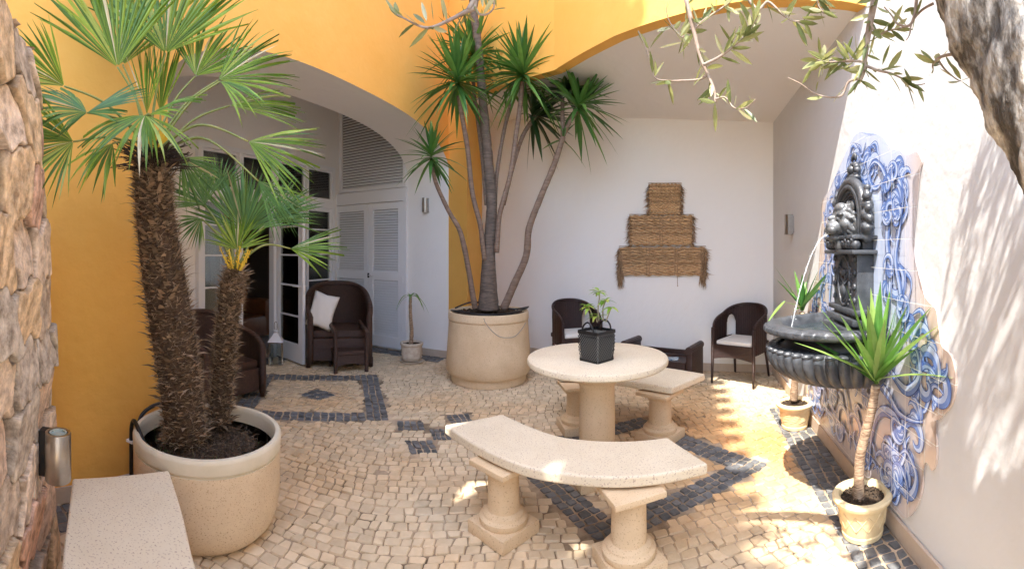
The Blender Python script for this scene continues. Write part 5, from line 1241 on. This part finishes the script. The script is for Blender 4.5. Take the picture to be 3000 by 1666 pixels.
# low dark rattan table bench
dbx = V2(G(1850, 1085)); dby = V2(G(2040, 1085)); ex = (dby-dbx).normalized(); ey = Vector((-ex.y, ex.x)); q0 = V2(P(1850, 0, 5.45)); q1 = V2(P(2036, 0, 5.12)); ex = (q1-q0).normalized(); ey = Vector((-ex.y, ex.x)); Ld = (q1-q0).length; mid = (q0+q1)/2+ey*.0
db = thing('coffee_table', (mid.x, mid.y, 0), 'low dark rattan table with raised rolled ends along the alcove wall', 'coffee table'); ar = atan2(ex.y, ex.x)
m = MB(); c = mid; m.bbox((c.x, c.y, .20), (Ld-.1, .38, .10), .012, ar); m.build('table_top', M_WICKB, db)
c = mid+ey*.19; m = MB(); m.bbox((c.x, c.y, .28), (Ld-.1, .03, .06), .008, ar); m.build('rail', M_WICKB, db)
c = mid-ey*.15; m = MB(); m.bbox((c.x, c.y, .09), (Ld-.12, .02, .13), .006, ar); m.build('apron', M_WICKB, db)
for s_ in (-1, 1):
    m = MB(); c = mid+ex*s_*Ld/2; a = c-ey*.2; b = c+ey*.2
    m.bbox((c.x, c.y, .20), (.07, .38, .36), .012, ar); m.tube([(a.x, a.y, .39), (b.x, b.y, .39)], .042, 14); m.build('end_panel', M_WICKB, db, smooth=40)
c = V2(P(1966, 0, 5.15)); m = MB(); m.box((c.x, c.y, .256), (.17, .13, .008), ar+.3); om = m.build('magazine', mat('magazine_cover', (.10, .16, .24), (.55, .6, .62), rough=.2, scale=18, contrast=.2), None); tag(om, 'glossy blue magazine lying on the low dark table', 'magazine')

# ------------------------------------------------------------------ lantern
lc2 = Vector((5.9*sin(-.5203), 5.9*cos(-.5203), 0)); ln = thing('lantern', lc2, 'polished steel lantern with a candle standing by the open door', 'lantern'); rz = radians(25)
Rz = Matrix.Rotation(rz, 3, 'Z'); hw = .082
M_SILV = mat('polished_steel', (.55, .52, .48), rough=.18, metal=1)
m = MB(); m.box(lc2+Vector((0, 0, .012)), (.19, .19, .024), rz); m.box(lc2+Vector((0, 0, .296)), (.18, .18, .014), rz)
for x in (-1, 1):
    for y in (-1, 1): m.box(lc2+Rz@Vector((x*hw, y*hw, .157)), (.014, .014, .264), rz)
m.build('frame', M_SILV, ln)
m = MB(); vs = [lc2+Rz@Vector((x*.10, y*.10, .303)) for x, y in ((-1, -1), (1, -1), (1, 1), (-1, 1))]+[lc2+Rz@Vector((x*.025, y*.025, .41)) for x, y in ((-1, -1), (1, -1), (1, 1), (-1, 1))]
m.add(vs, [(0, 3, 2, 1), (4, 5, 6, 7)]+[(i, (i+1) % 4, 4+(i+1) % 4, 4+i) for i in range(4)]); m.lathe([(.02, .41), (.022, .425), (.035, .43), (.02, .44), (.01, .45)], lc2, 16); m.build('roof', mat('painted_steel_roof', (.82, .83, .86), rough=.3, metal=.1), ln)
m = MB(); m.tube([lc2+Vector((.035*cos(a)*.7, 0, .50+.055*sin(a))) for a in np.linspace(0, 2*pi, 25)], .004, 6); m.build('ring', M_SILV, ln, smooth=True)
m = MB()
for i in range(4):
    a = rz+i*pi/2; X = Vector((cos(a), sin(a), 0)); Y = Vector((-sin(a), cos(a), 0)); c = lc2+X*hw; m.add([c-Y*.075+Vector((0, 0, .026)), c+Y*.075+Vector((0, 0, .026)), c+Y*.075+Vector((0, 0, .288)), c-Y*.075+Vector((0, 0, .288))], [(0, 1, 2, 3)])
m.build('glass', M_GLASS, ln)
m = MB(); m.lathe([(.035, .024), (.035, .09), (.03, .095), (.001, .093)], lc2, 24); m.build('candle', mat('wax', (.8, .74, .6), rough=.5), ln, smooth=40)

# ------------------------------------------------------------------ woven wall hanging
random.seed(81)
hg = thing('wall_hanging', onwall(1940, 690, BWA, BWD, .03), 'three-tiered woven straw hanging with frayed sides on the alcove wall', 'wall hanging')
def hp(x, y, off=.03): return onwall(x, y, BWA, BWD, off)
def tier(x0, x1, y0, y1, nrow, split):
    m = MB()
    for r_ in range(nrow):
        y = lerp(y0, y1, (r_+.5)/nrow); pts = []; k = 26
        for i in range(k+1):
            x = lerp(x0, x1, i/k); pts.append(hp(x, y+1.6*sin(i*1.9+r_*2.1)+random.gauss(0, .5)+ (2.0 if abs((i/k) % (1/split)) < .03 else 0), .035+.010*sin(i*1.7+r_*pi)))
        m.tube(pts, .0115*(y1-y0)/nrow/4.2, 5)
    o = m.build('woven_tier', M_STRAW, hg, smooth=True)
    for xx in (x0, x1):
        m = MB()
        sg_ = -1 if xx == x0 else 1
        for _ in range(230):
            y = random.uniform(y0+2, y1+4); p = hp(xx+sg_*random.uniform(-8, 4), y, random.uniform(.01, .06)); d = hp(xx+sg_*random.uniform(8, 20), y+random.uniform(4, 26), random.uniform(.0, .06))-p
            straw(m, p, d, random.uniform(.03, .09), .006, .5)
        m.build('frayed_edge', M_STRAWD, o)
    m = MB(); a, b, c, d = hp(x0-2, y0-3, .02), hp(x1+4, y0-3, .02), hp(x1+4, y0+8, .02), hp(x0-2, y0+8, .02); m.tube([d, a, b, c], .004, 5); m.build('wire_frame', M_STRAWD, o)
    m = MB(); v = []
    m.add([hp(x0+1, y0+1, .018), hp(x1-1, y0+1, .018), hp(x1-1, y1-1, .018), hp(x0+1, y1-1, .018)], [(0, 1, 2, 3)]); m.build('backing', M_STRAWD, o)
    if split > 1:
        for s_ in range(1, split):
            m = MB(); x = lerp(x0, x1, s_/split)
            for dx in (-4, 4): m.tube([hp(x+dx+random.gauss(0, .7), lerp(y0, y1, i/14), .052) for i in range(15)], .006, 5)
            m.build('binding', M_STRAWD, o, smooth=True)
tier(1902, 1993, 539, 628, 18, 1); tier(1846, 2028, 631, 717, 17, 2); tier(1816, 2064, 724, 806, 18, 3)
for xx, yb in ((1818, 846), (2060, 848)):
    m = MB()
    for _ in range(420):
        x = xx+random.uniform(-9, 9); y = random.uniform(735, 815); p = hp(x, y, random.uniform(.02, .06)); q = hp(xx+random.gauss(0, 5), y+random.uniform(22, 40), random.uniform(.02, .06)); straw(m, p, q-p, (q-p).length, .007, .2)
    m.build('tassel', M_STRAWD, hg)
m = MB(); m.tube([hp(1984, 800), hp(1985, 835)], .003, 5); m.blob(hp(1985, 837), .008, 1); m.build('cord', M_STRAWD, hg)

# ------------------------------------------------------------------ lion fountain and its tile panel (built in the wall's own frame)
AC = 2.60; rzW = atan2(-RD.y, -RD.x); FB = RW(AC)
def wl(x, y, off=0):    # pixel -> wall frame (x towards the camera, z)
    p = onwall(x, y, V2(RW(0)), RD, off); return Vector((-(V2(p).dot(RD)-AC), p.z))
def wthing(name, label, cat):
    o = bpy.data.objects.new(name, None); COL.objects.link(o); o.location = FB; o.rotation_euler = (0, 0, rzW); tag(o, label, cat); return o
outl = [(2366, 1205), (2362, 1130), (2366, 1010), (2370, 912), (2386, 842), (2400, 800), (2408, 740), (2414, 668), (2412, 600), (2424, 572), (2445, 545), (2462, 500), (2484, 448), (2504, 405), (2525, 386), (2540, 392), (2556, 400), (2575, 393), (2597, 409), (2618, 438), (2638, 439), (2662, 455), (2690, 445), (2706, 468), (2700, 491), (2684, 520), (2680, 545),
        (2681, 620), (2678, 704), (2690, 772), (2702, 840), (2725, 880), (2748, 905), (2756, 954), (2765, 1009), (2795, 1046), (2806, 1110), (2795, 1180), (2756, 1225), (2733, 1237), (2748, 1286), (2749, 1344), (2738, 1376), (2722, 1352), (2708, 1372), (2706, 1440), (2684, 1495), (2660, 1514), (2635, 1500), (2600, 1466), (2560, 1412), (2493, 1340), (2400, 1240)]
O2 = [wl(*p) for p in outl]
# left silhouettes: keep the outline from bunching at the grazing end
O2 = [Vector((max(p.x, -1.28), p.y)) for p in O2]
for p in O2[-4:]: p.y = max(p.y, .105)
sm = smooth_path([Vector((p.x, p.y, 0)) for p in O2+[O2[0]]], 5)[:-1]
tp_ = wthing('tile_panel', 'large scroll-edged panel of cream tiles painted with blue baroque scrolls behind the fountain', 'tile panel')
bm = bmesh.new(); vf = [bm.verts.new((p.x, -.014, p.y)) for p in sm]; vb = [bm.verts.new((p.x, -.001, p.y)) for p in sm]; f = bm.faces.new(vf); N_ = len(sm)
for i in range(N_): bm.faces.new((vf[i], vb[i], vb[(i+1) % N_], vf[(i+1) % N_]))
bmesh.ops.triangulate(bm, faces=[f]); bmesh.ops.recalc_face_normals(bm, faces=bm.faces)
me = bpy.data.meshes.new('tiles'); bm.to_mesh(me); bm.free(); to = bpy.data.objects.new('tiles', me); COL.objects.link(to); to.parent = tp_
mt = bpy.data.materials.new('painted_tile'); mt.use_nodes = True; t = mt.node_tree; N = t.nodes; L = t.links; b = N['Principled BSDF']; b.inputs['Roughness'].default_value = .22; b.inputs['Coat Weight'].default_value = .3
tc = N.new('ShaderNodeTexCoord'); sp = N.new('ShaderNodeSeparateXYZ'); L.new(tc.outputs['Object'], sp.inputs[0]); cb = N.new('ShaderNodeCombineXYZ'); L.new(sp.outputs[0], cb.inputs[0]); L.new(sp.outputs[2], cb.inputs[1])
br = N.new('ShaderNodeTexBrick'); br.offset = 0; br.inputs['Scale'].default_value = 1; br.inputs['Brick Width'].default_value = .155; br.inputs['Row Height'].default_value = .155; br.inputs['Mortar Size'].default_value = .0022; br.inputs['Mortar Smooth'].default_value = .1
L.new(cb.outputs[0], br.inputs[0]); br.inputs['Color1'].default_value = (.68, .545, .46, 1); br.inputs['Color2'].default_value = (.655, .53, .45, 1); br.inputs['Mortar'].default_value = (.86, .84, .78, 1)
# pale blue wash inside the ornament
nz = N.new('ShaderNodeTexNoise'); nz.inputs['Scale'].default_value = 3.2; nz.inputs['Detail'].default_value = 3; L.new(cb.outputs[0], nz.inputs[0])
ax = N.new('ShaderNodeMath'); ax.operation = 'ABSOLUTE'; L.new(sp.outputs[0], ax.inputs[0])
gr_ = N.new('ShaderNodeMapRange'); gr_.inputs[1].default_value = .80; gr_.inputs[2].default_value = .50; L.new(ax.outputs[0], gr_.inputs[0])
zz = N.new('ShaderNodeMapRange'); zz.inputs[1].default_value = .2; zz.inputs[2].default_value = 1.3; zz.inputs[3].default_value = .45; L.new(sp.outputs[2], zz.inputs[0])
mu = N.new('ShaderNodeMath'); mu.operation = 'MULTIPLY'; L.new(gr_.outputs[0], mu.inputs[0]); L.new(zz.outputs[0], mu.inputs[1])
m3 = N.new('ShaderNodeMix'); m3.data_type = 'RGBA'; L.new(mu.outputs[0], m3.inputs[0]); L.new(br.outputs[0], m3.inputs[6]); m3.inputs[7].default_value = (.56, .64, .82, 1)
L.new(m3.outputs[2], b.inputs['Base Color'])
bp = N.new('ShaderNodeBump'); bp.inputs['Distance'].default_value = .002; bp.invert = True; L.new(br.outputs['Fac'], bp.inputs['Height']); L.new(bp.outputs[0], b.inputs['Normal'])
me.materials.append(mt)
class Paint:
    def __init__(s): s.m = MB(); s.k = 0
    def rib(s, pts, ws, mi):
        o = -.0148-s.k*.000012; s.k += 1; vs = []
        n = len(pts)
        for i in range(n):
            a = pts[max(i-1, 0)]; b_ = pts[min(i+1, n-1)]; d = (b_-a); d = d.normalized() if d.length > 1e-6 else Vector((1, 0)); p_ = Vector((-d.y, d.x)); w_ = ws[i]/2
            for q in (pts[i]+p_*w_, pts[i]-p_*w_): vs.append(Vector((q.x, o, q.y)))
        s.m.cur = mi; s.m.add(vs, [(2*i, 2*i+1, 2*i+3, 2*i+2) for i in range(n-1)])
    def stroke(s, pts, w_, taper=(.2, .1), out=.006, light=True):
        n = len(pts); ws = [w_*min(1, taper[0]+(1-taper[0])*min(1, i/(n*.35)))*min(1, taper[1]+(1-taper[1])*min(1, (n-1-i)/(n*.5))) for i in range(n)]
        s.rib(pts, [w+out for w in ws], 0); s.rib(pts, ws, 1)
        if light:
            off = []
            for i in range(n):
                d = (pts[min(i+1, n-1)]-pts[max(i-1, 0)]); d = d.normalized() if d.length > 1e-6 else Vector((1, 0)); off.append(pts[i]+Vector((-d.y, d.x))*ws[i]*.20)
            s.rib(off, [w*.50 for w in ws], 2)
inside_poly = [(p.x, p.y) for p in sm]
def inside(p, mrg=.03):
    c = False; n = len(inside_poly); dmin = 9
    for i in range(n):
        x0, y0 = inside_poly[i]; x1, y1 = inside_poly[(i+1) % n]
        if (y0 > p.y) != (y1 > p.y) and p.x < (x1-x0)*(p.y-y0)/(y1-y0+1e-12)+x0: c = not c
        ex_, ey_ = x1-x0, y1-y0; l2 = ex_*ex_+ey_*ey_+1e-12; tt = max(0, min(1, ((p.x-x0)*ex_+(p.y-y0)*ey_)/l2)); dmin = min(dmin, math.hypot(p.x-x0-tt*ex_, p.y-y0-tt*ey_))
    return c and dmin > mrg
PT = Paint(); random.seed(5)
def spiral(c, r, a0, turns, sg_, n=34, k=.16):
    return [c+Vector((cos(a0+sg_*turns*2*pi*i/(n-1)), sin(a0+sg_*turns*2*pi*i/(n-1))))*r*(1-(1-k)*i/(n-1))**1.1 for i in range(n)]
def clip(pts):
    out = []
    for p in pts:
        if inside(p): out.append(p)
        elif out: break
    return out if len(out) > 5 else None
def S(pts, w_, **k):
    q = clip(pts)
    if q: PT.stroke(q, w_, **k)
def acanthus(c, a, L_, n, curl):
    for i in range(n):
        t = i/max(1, n-1); aa = a+(t-.5)*1.7; l = L_*(1-.35*abs(t-.5)*2); q = Vector(c); pts = [q.copy()]; ang = aa
        for k in range(10): ang += curl*.16*(1+k*.15); q = q+Vector((cos(ang), sin(ang)))*l/10; pts.append(q.copy())
        S(pts, .036, taper=(.5, .05), out=.005)
# chain of scrolls following the edge, inset
cl = [0]
for i in range(N_): cl.append(cl[-1]+(sm[(i+1) % N_]-sm[i]).length)
tot = cl[-1]; cenp = Vector((0, 1.2))
def edge_pt(s, ins):
    s %= tot; i = next(k for k in range(N_) if cl[k+1] >= s); a = V2(sm[i]); b_ = V2(sm[(i+1) % N_]); p = a.lerp(b_, (s-cl[i])/(cl[i+1]-cl[i]+1e-9)); d = (b_-a).normalized(); n = Vector((-d.y, d.x))
    if not inside(p+n*.05, 0): n = -n
    return p+n*ins, d, n
s = 0; k = 0
while s < tot:
    r = random.uniform(.10, .15); p, d, n = edge_pt(s, r+.05); sg_ = 1 if k % 2 else -1; a0 = atan2(-n.y, -n.x)+pi*.55*sg_
    q, _, _ = edge_pt(s+.16, .10)
    S([p+(d*(-.14+.28*i/20)+n*.05*sin(i/20*pi*2)*sg_)+(-n)*r*.55 for i in range(21)], .030)
    S(spiral(p, r, a0, 1.15, sg_), .058)
    acanthus(p-n*r*.2+d*r*.8*sg_, atan2(d.y, d.x)+(0 if sg_ > 0 else pi)+.3*sg_, .17, 4, -sg_)
    acanthus(p+n*r*.9, atan2(n.y, n.x), .14, 3, sg_)
    s += r*1.75; k += 1
# large framing bands either side of the fountain
for sx in (-1, 1):
    M2 = lambda pts: [Vector((x*sx, z)) for x, z in pts]
    for pts, w_ in (([(.33, 1.0), (.40, 1.15), (.44, 1.35), (.40, 1.55), (.43, 1.75), (.36, 1.92), (.24, 2.0), (.14, 1.97)], .05), ([(.52, .95), (.58, 1.1), (.55, 1.3), (.50, 1.45), (.55, 1.62), (.60, 1.8)], .04),
                    ([(.30, .95), (.45, .85), (.62, .80), (.75, .9), (.72, 1.02), (.62, 1.0)], .05), ([(.15, .2), (.2, .45), (.32, .6), (.5, .62), (.6, .5), (.52, .38), (.42, .42)], .055), ([(.05, .62), (.22, .75), (.4, .72), (.55, .66), (.78, .7), (.88, .82), (.8, .92), (.7, .86)], .05),
                    ([(.35, .2), (.5, .28), (.66, .3), (.72, .42), (.62, .5), (.54, .45)], .045)):
        S([V2(v) for v in smooth_path([Vector((p.x, p.y, 0)) for p in M2(pts)], 7)], w_, out=.008)
for _ in range(26):
    p = Vector((random.uniform(-1.1, .85), random.uniform(.2, 1.05)))
    if inside(p, .12): S(spiral(p, random.uniform(.07, .13), random.random()*6, 1.0, random.choice((-1, 1))), .042); acanthus(p, random.random()*6, .13, 4, random.choice((-1, 1)))
for _ in range(16):
    p = Vector((random.choice((-1, 1))*random.uniform(.3, .58), random.uniform(1.05, 2.0)))
    if inside(p, .06): S(spiral(p, random.uniform(.05, .09), random.random()*6, 1.0, random.choice((-1, 1))), .032); acanthus(p, random.random()*6, .10, 4, random.choice((-1, 1)))
pm = [mat('tile_blue_dark', (.03, .06, .22), rough=.25), mat('tile_blue_mid', (.10, .19, .50), (.20, .30, .60), rough=.25, scale=12), mat('tile_blue_pale', (.34, .46, .74), (.56, .64, .82), rough=.25, scale=12), mat('tile_joint', (.82, .80, .74), rough=.6)]
for k_ in range(-9, 10):      # glaze joints cut through the painting
    for ax_ in (0, 1):
        run = []
        for j_ in range(0, 240):
            t_ = j_*.01+(-1.4 if ax_ else 0); v_ = Vector((t_, .155*(k_+9))) if ax_ else Vector((.155*k_, t_))
            if inside(v_, .004): run.append(v_)
            elif run:
                if len(run) > 3: PT.rib(run[::2]+[run[-1]], [.0026]*(len(run[::2])+1), 3)
                run = []
        if len(run) > 3: PT.rib(run[::2]+[run[-1]], [.0026]*(len(run[::2])+1), 3)
po = PT.m.build('painted_scrolls', pm, None); po.parent = tp_

fo = wthing('lion_fountain', 'black cast stone wall fountain with a lion head spouting into a fluted bowl', 'fountain')
def fbuild(m, name, mt=M_CAST, **k): o = m.build(name, mt, None, **k); o.parent = fo; return o
def lb(m, x0, x1, z0, z1, d, b_=.006): m.bbox(((x0+x1)/2, -d/2-.012, (z0+z1)/2), (x1-x0, d, z1-z0), b_)
# back plate
m = MB(); lb(m, -.20, .20, .98, 1.50, .11, .012); lb(m, -.235, .235, 1.06, 1.10, .15, .012); lb(m, -.26, .26, .98, 1.04, .17, .012); lb(m, -.245, .245, 1.12, 1.15, .135, .01)
lb(m, -.255, .255, 1.47, 1.495, .16, .01); lb(m, -.255, .255, 1.555, 1.58, .16, .01); lb(m, -.19, .19, 1.49, 1.66, .07, .006)
pl_ = fbuild(m, 'back_plate', smooth=35)
m = MB(); ra = .235; czz = 1.68
def arch_pts(r, k=0, z0=1.575): return [Vector((-r, -k, z0))]+[Vector((r*cos(a), -k, czz+r*sin(a)*1.02)) for a in np.linspace(pi, 0, 33)]+[Vector((r, -k, z0))]
poly = arch_pts(.22); vs = [Vector((p.x, -.02, p.z)) for p in poly]+[Vector((p.x, -.07, p.z)) for p in poly]; n = len(poly)
m.add(vs, [tuple(range(n)), tuple(range(2*n-1, n-1, -1))]+[(i, n+i, n+(i+1) % n, (i+1) % n) for i in range(n)])
for r, k, w_ in ((.225, .085, .030), (.193, .10, .018), (.170, .085, .014), (.150, .078, .012), (.132, .074, .008)): m.tube(arch_pts(r, k), w_, 10)
ap = fbuild(m, 'arch', smooth=40)
m = MB()
for i in range(46):
    a = pi*i/45; m.blob((.117*cos(a), -.075, czz+.117*sin(a)), .006, 1)
for sx in (-1, 1):
    for z in np.linspace(1.20, 1.44, 4):
        m.blob((sx*.17, -.125, z), .02, 1, (1, .6, 1.2))
# carved cartouche on the lower panel
m.tube([Vector((.10*cos(a), -.125, 1.31+.15*sin(a))) for a in np.linspace(0, 2*pi, 41)], .010, 8)
m.tube([Vector((.075*cos(a), -.122, 1.31+.12*sin(a))) for a in np.linspace(0, 2*pi, 41)], .006, 6)
for i in range(26): a = 2*pi*i/26; m.blob((.115*cos(a), -.12, 1.31+.17*sin(a)), .011, 1)
m.blob((0, -.125, 1.25), .035, 2, (.8, .6, 1.3)); m.blob((0, -.13, 1.36), .03, 2, (1.2, .6, .8))
for sx in (-1, 1):
    for q in range(3):
        c = Vector((sx*(.03+.015*q), 1.30+.035*q)); m.tube([Vector((c.x+sx*.028*(1-i/18)*cos(i*.5), -.13, c.y+.028*(1-i/18)*sin(i*.5))) for i in range(16)], .005, 5)
fbuild(m, 'carving', smooth=True)
# scroll volutes between the rails and side cherubs
for sx in (-1, 1):
    m = MB()
    for q in range(4): m.blob((sx*(.10+.042*q), -.14, 1.525), .032, 2, (.9, 1, 1)); m.blob((sx*(.085+.05*q), -.165, 1.54+.01*(q % 2)), .015, 1)
    for q, (dx, dz, r) in enumerate(((0, 0, .05), (.005, .07, .042), (-.005, .13, .045), (.01, .18, .036), (.03, .05, .03), (.035, .11, .028), (-.02, -.05, .045))):
        m.blob((sx*(.25+dx), -.075-.01*(q % 2), 1.62+dz), r*.82, 2, (1, 1, 1.1), .12)
    m.blob((sx*.255, -.08, 1.845), .022, 2)
    fc_ = fbuild(m, 'cherub_ornament'); r_ = fc_.modifiers.new('r', 'REMESH'); r_.mode = 'VOXEL'; r_.voxel_size = .006; r_.use_smooth_shade = True
m = MB()
for i in range(11):
    a = 2*pi*i/11; m.blob((.055*cos(a), -.06+.0*i, 1.975+.04*sin(a)), .024, 2, (1, 1, 1), .15)
m.blob((0, -.075, 1.985), .03, 2); m.blob((0, -.06, 1.935), .04, 2, (1.9, 1, .7))
for i in range(5): a = pi*(.15+.7*i/4); m.blob((.03*cos(a), -.06, 2.05+.02*sin(a)), .016, 1, (.7, .7, 1.7))
fbuild(m, 'finial', smooth=True)
# lion head
random.seed(15); m = MB(); c = Vector((0, -.10, 1.67))
def hb(x, y, z, r, sc=(1, 1, 1), R=None): m.blob(c+Vector((x, y, z))*1.12, r*1.12, 3, sc, 0, R)
hb(0, 0, 0, .085, (1, 1, 1.12)); hb(0, -.065, -.035, .052, (.95, 1.15, .85)); hb(0, -.105, -.028, .026, (1.25, .8, .8)); hb(0, -.07, .012, .024, (.75, 2.0, .9))
for sx in (-1, 1):
    hb(sx*.028, -.098, -.052, .030, (1, 1, .85)); hb(sx*.038, -.062, .032, .026, (1.3, .7, .55)); hb(sx*.040, -.071, .008, .012); hb(sx*.052, -.03, -.02, .035); hb(sx*.075, .0, .075, .024, (1, .6, 1.2))
hb(0, -.075, -.092, .030, (1.1, 1.2, .7)); hb(0, -.04, -.13, .035, (1, 1, 1.3)); hb(0, -.04, .065, .045, (1.1, .8, .8))
for ring, (r0, ln_, cnt, y0) in enumerate(((.082, .05, 15, -.035), (.098, .06, 17, .0), (.110, .06, 19, .04))):
    for i in range(cnt):
        a = 2*pi*i/cnt+ring*.2
        if ring == 0 and sin(a) < -.75: continue
        ca, sa = cos(a), sin(a); pts = []; wig = random.uniform(-.25, .25)
        for q in range(7):
            t = q/6; rr = r0+ln_*sin(t*pi*.6)*.55; aa = a+(.55*t+.12*sin(t*6+i))*(1 if ca > 0 else -1)*-1+wig*t*.3; pts.append(c+Vector((cos(aa)*rr, y0+.055*t, sin(aa)*rr*1.12-.035*t)))
        m.tube(pts, [.011, .0155, .016, .0145, .012, .008, .004], 8)
lh = fbuild(m, 'lion_head', mat('lion_stone', (.05, .052, .056), (.12, .125, .13), rough=.33, scale=14, bump=.001, spec=.7)); r_ = lh.modifiers.new('r', 'REMESH'); r_.mode = 'VOXEL'; r_.voxel_size = .0045; r_.use_smooth_shade = True
m = MB(); m.tube([c+Vector((0, -.07, -.085)), c+Vector((0, -.125, -.083))], .009, 10); fbuild(m, 'spout', M_BLK, smooth=True)
# bowl
RBW = .60; zr = 1.065; BX = .72
def squash(m):
    for v in m.v: v.x *= BX
    return m
m = MB()
def rimmod(a, r, z): return 1+(.012*abs(sin(a*26)) if r > RBW*.86 and z < zr-.004 else 0)
prof = [(RBW*.90, zr-.055), (RBW*.93, zr-.058), (RBW*.985, zr-.048), (RBW*1.0, zr-.036), (RBW*.995, zr-.018), (RBW*.96, zr-.004), (RBW*.92, zr), (RBW*.85, zr), (RBW*.82, zr-.012), (RBW*.78, zr-.05), (RBW*.70, zr-.12), (.001, zr-.20)]
m.lathe(prof, (0, -.012, 0), 260, -pi, 0, mod=rimmod); fbuild(squash(m), 'bowl_rim', smooth=45)
m = MB()
nl = 52
for i in range(nl):    # leaf relief on the rim
    a = -pi*(i+.5)/nl
    for q in range(3):
        z = zr-.012-.011*q; rr = RBW*(.97+.012*q); p = Vector((rr*cos(a), rr*sin(a)-.012, z)); t_ = Vector((-sin(a), cos(a), 0)); o_ = Vector((cos(a), sin(a), 0)); wd = .015
        m.tube([p-t_*wd-o_*.012+Vector((0, 0, .004)), p+o_*.006, p+t_*wd-o_*.012+Vector((0, 0, .004))], [.003, .0042, .003], 5)
fbuild(squash(m), 'rim_leaves', smooth=True)
m = MB(); m.lathe([(RBW*.90, zr-.056), (RBW*.80, zr-.075), (RBW*.79, zr-.13), (RBW*.84, zr-.14), (RBW*.9, zr-.15)], (0, -.012, 0), 120, -pi, 0); fbuild(squash(m), 'neck', mat('black_neck', (.01, .01, .011), rough=.5), smooth=True)
m = MB()
def lobes(a, r, z):
    s_ = abs(sin(a*24)); return 1+.07*(s_**.6-.6)*min(1, (r/.2))
prof = [(RBW*.86, zr-.125), (RBW*.92, zr-.132), (RBW*.95, zr-.15), (RBW*.955, zr-.18), (RBW*.94, zr-.215), (RBW*.90, zr-.255), (RBW*.83, zr-.292), (RBW*.72, zr-.325), (RBW*.57, zr-.35), (RBW*.40, zr-.368), (RBW*.22, zr-.378), (.001, zr-.382)]
m.lathe(prof, (0, -.012, 0), 300, -pi, 0, mod=lobes); fbuild(squash(m), 'bowl_body', smooth=70)
m = MB()
for i in range(24):    # rounded lobe heads
    a = -pi*(i+.5)/24; m.blob((RBW*.935*cos(a), RBW*.935*sin(a)-.012, zr-.142), .027, 2, (1.25, 1.25, .6))
fbuild(squash(m), 'lobe_heads', smooth=True)
m = MB(); m.lathe([(RBW*.775, zr-.055), (.001, zr-.055)], (0, -.012, 0), 60, -pi, 0)
wm = mat('bowl_water', (.03, .04, .045), rough=.06, bump=.004, bscale=18, spec=.8); fbuild(squash(m), 'water_surface', wm)
m = MB(); a = c+Vector((0, -.125, -.083)); pts = []
for i in range(22):
    t = i/21; pts.append(a+Vector((0, -.24*t, -.02*t-(a.z-.985-.02)*t*t)))
m.tube(pts, [.0028+.001*sin(i*2.2)+.0012*(i/21) for i in range(22)], 8)
random.seed(3)
for _ in range(70):
    t = random.random(); p = a+Vector((0, -.24*t, -.02*t-(a.z-.985-.02)*t*t)); m.blob(p+Vector((random.gauss(0, .006), random.gauss(0, .005), random.gauss(0, .006))), random.uniform(.0015, .004), 1)
for _ in range(50): m.blob(pts[-1]+Vector((random.gauss(0, .03), random.gauss(0, .03), abs(random.gauss(0, .02)))), random.uniform(.0015, .004), 1)
ow_ = m.build('water_jet', M_WATER, None, smooth=True); ow_.location = FB; ow_.rotation_euler = (0, 0, rzW); tag(ow_, 'thin jet of water arcing from the lion mouth into the bowl', 'water jet')
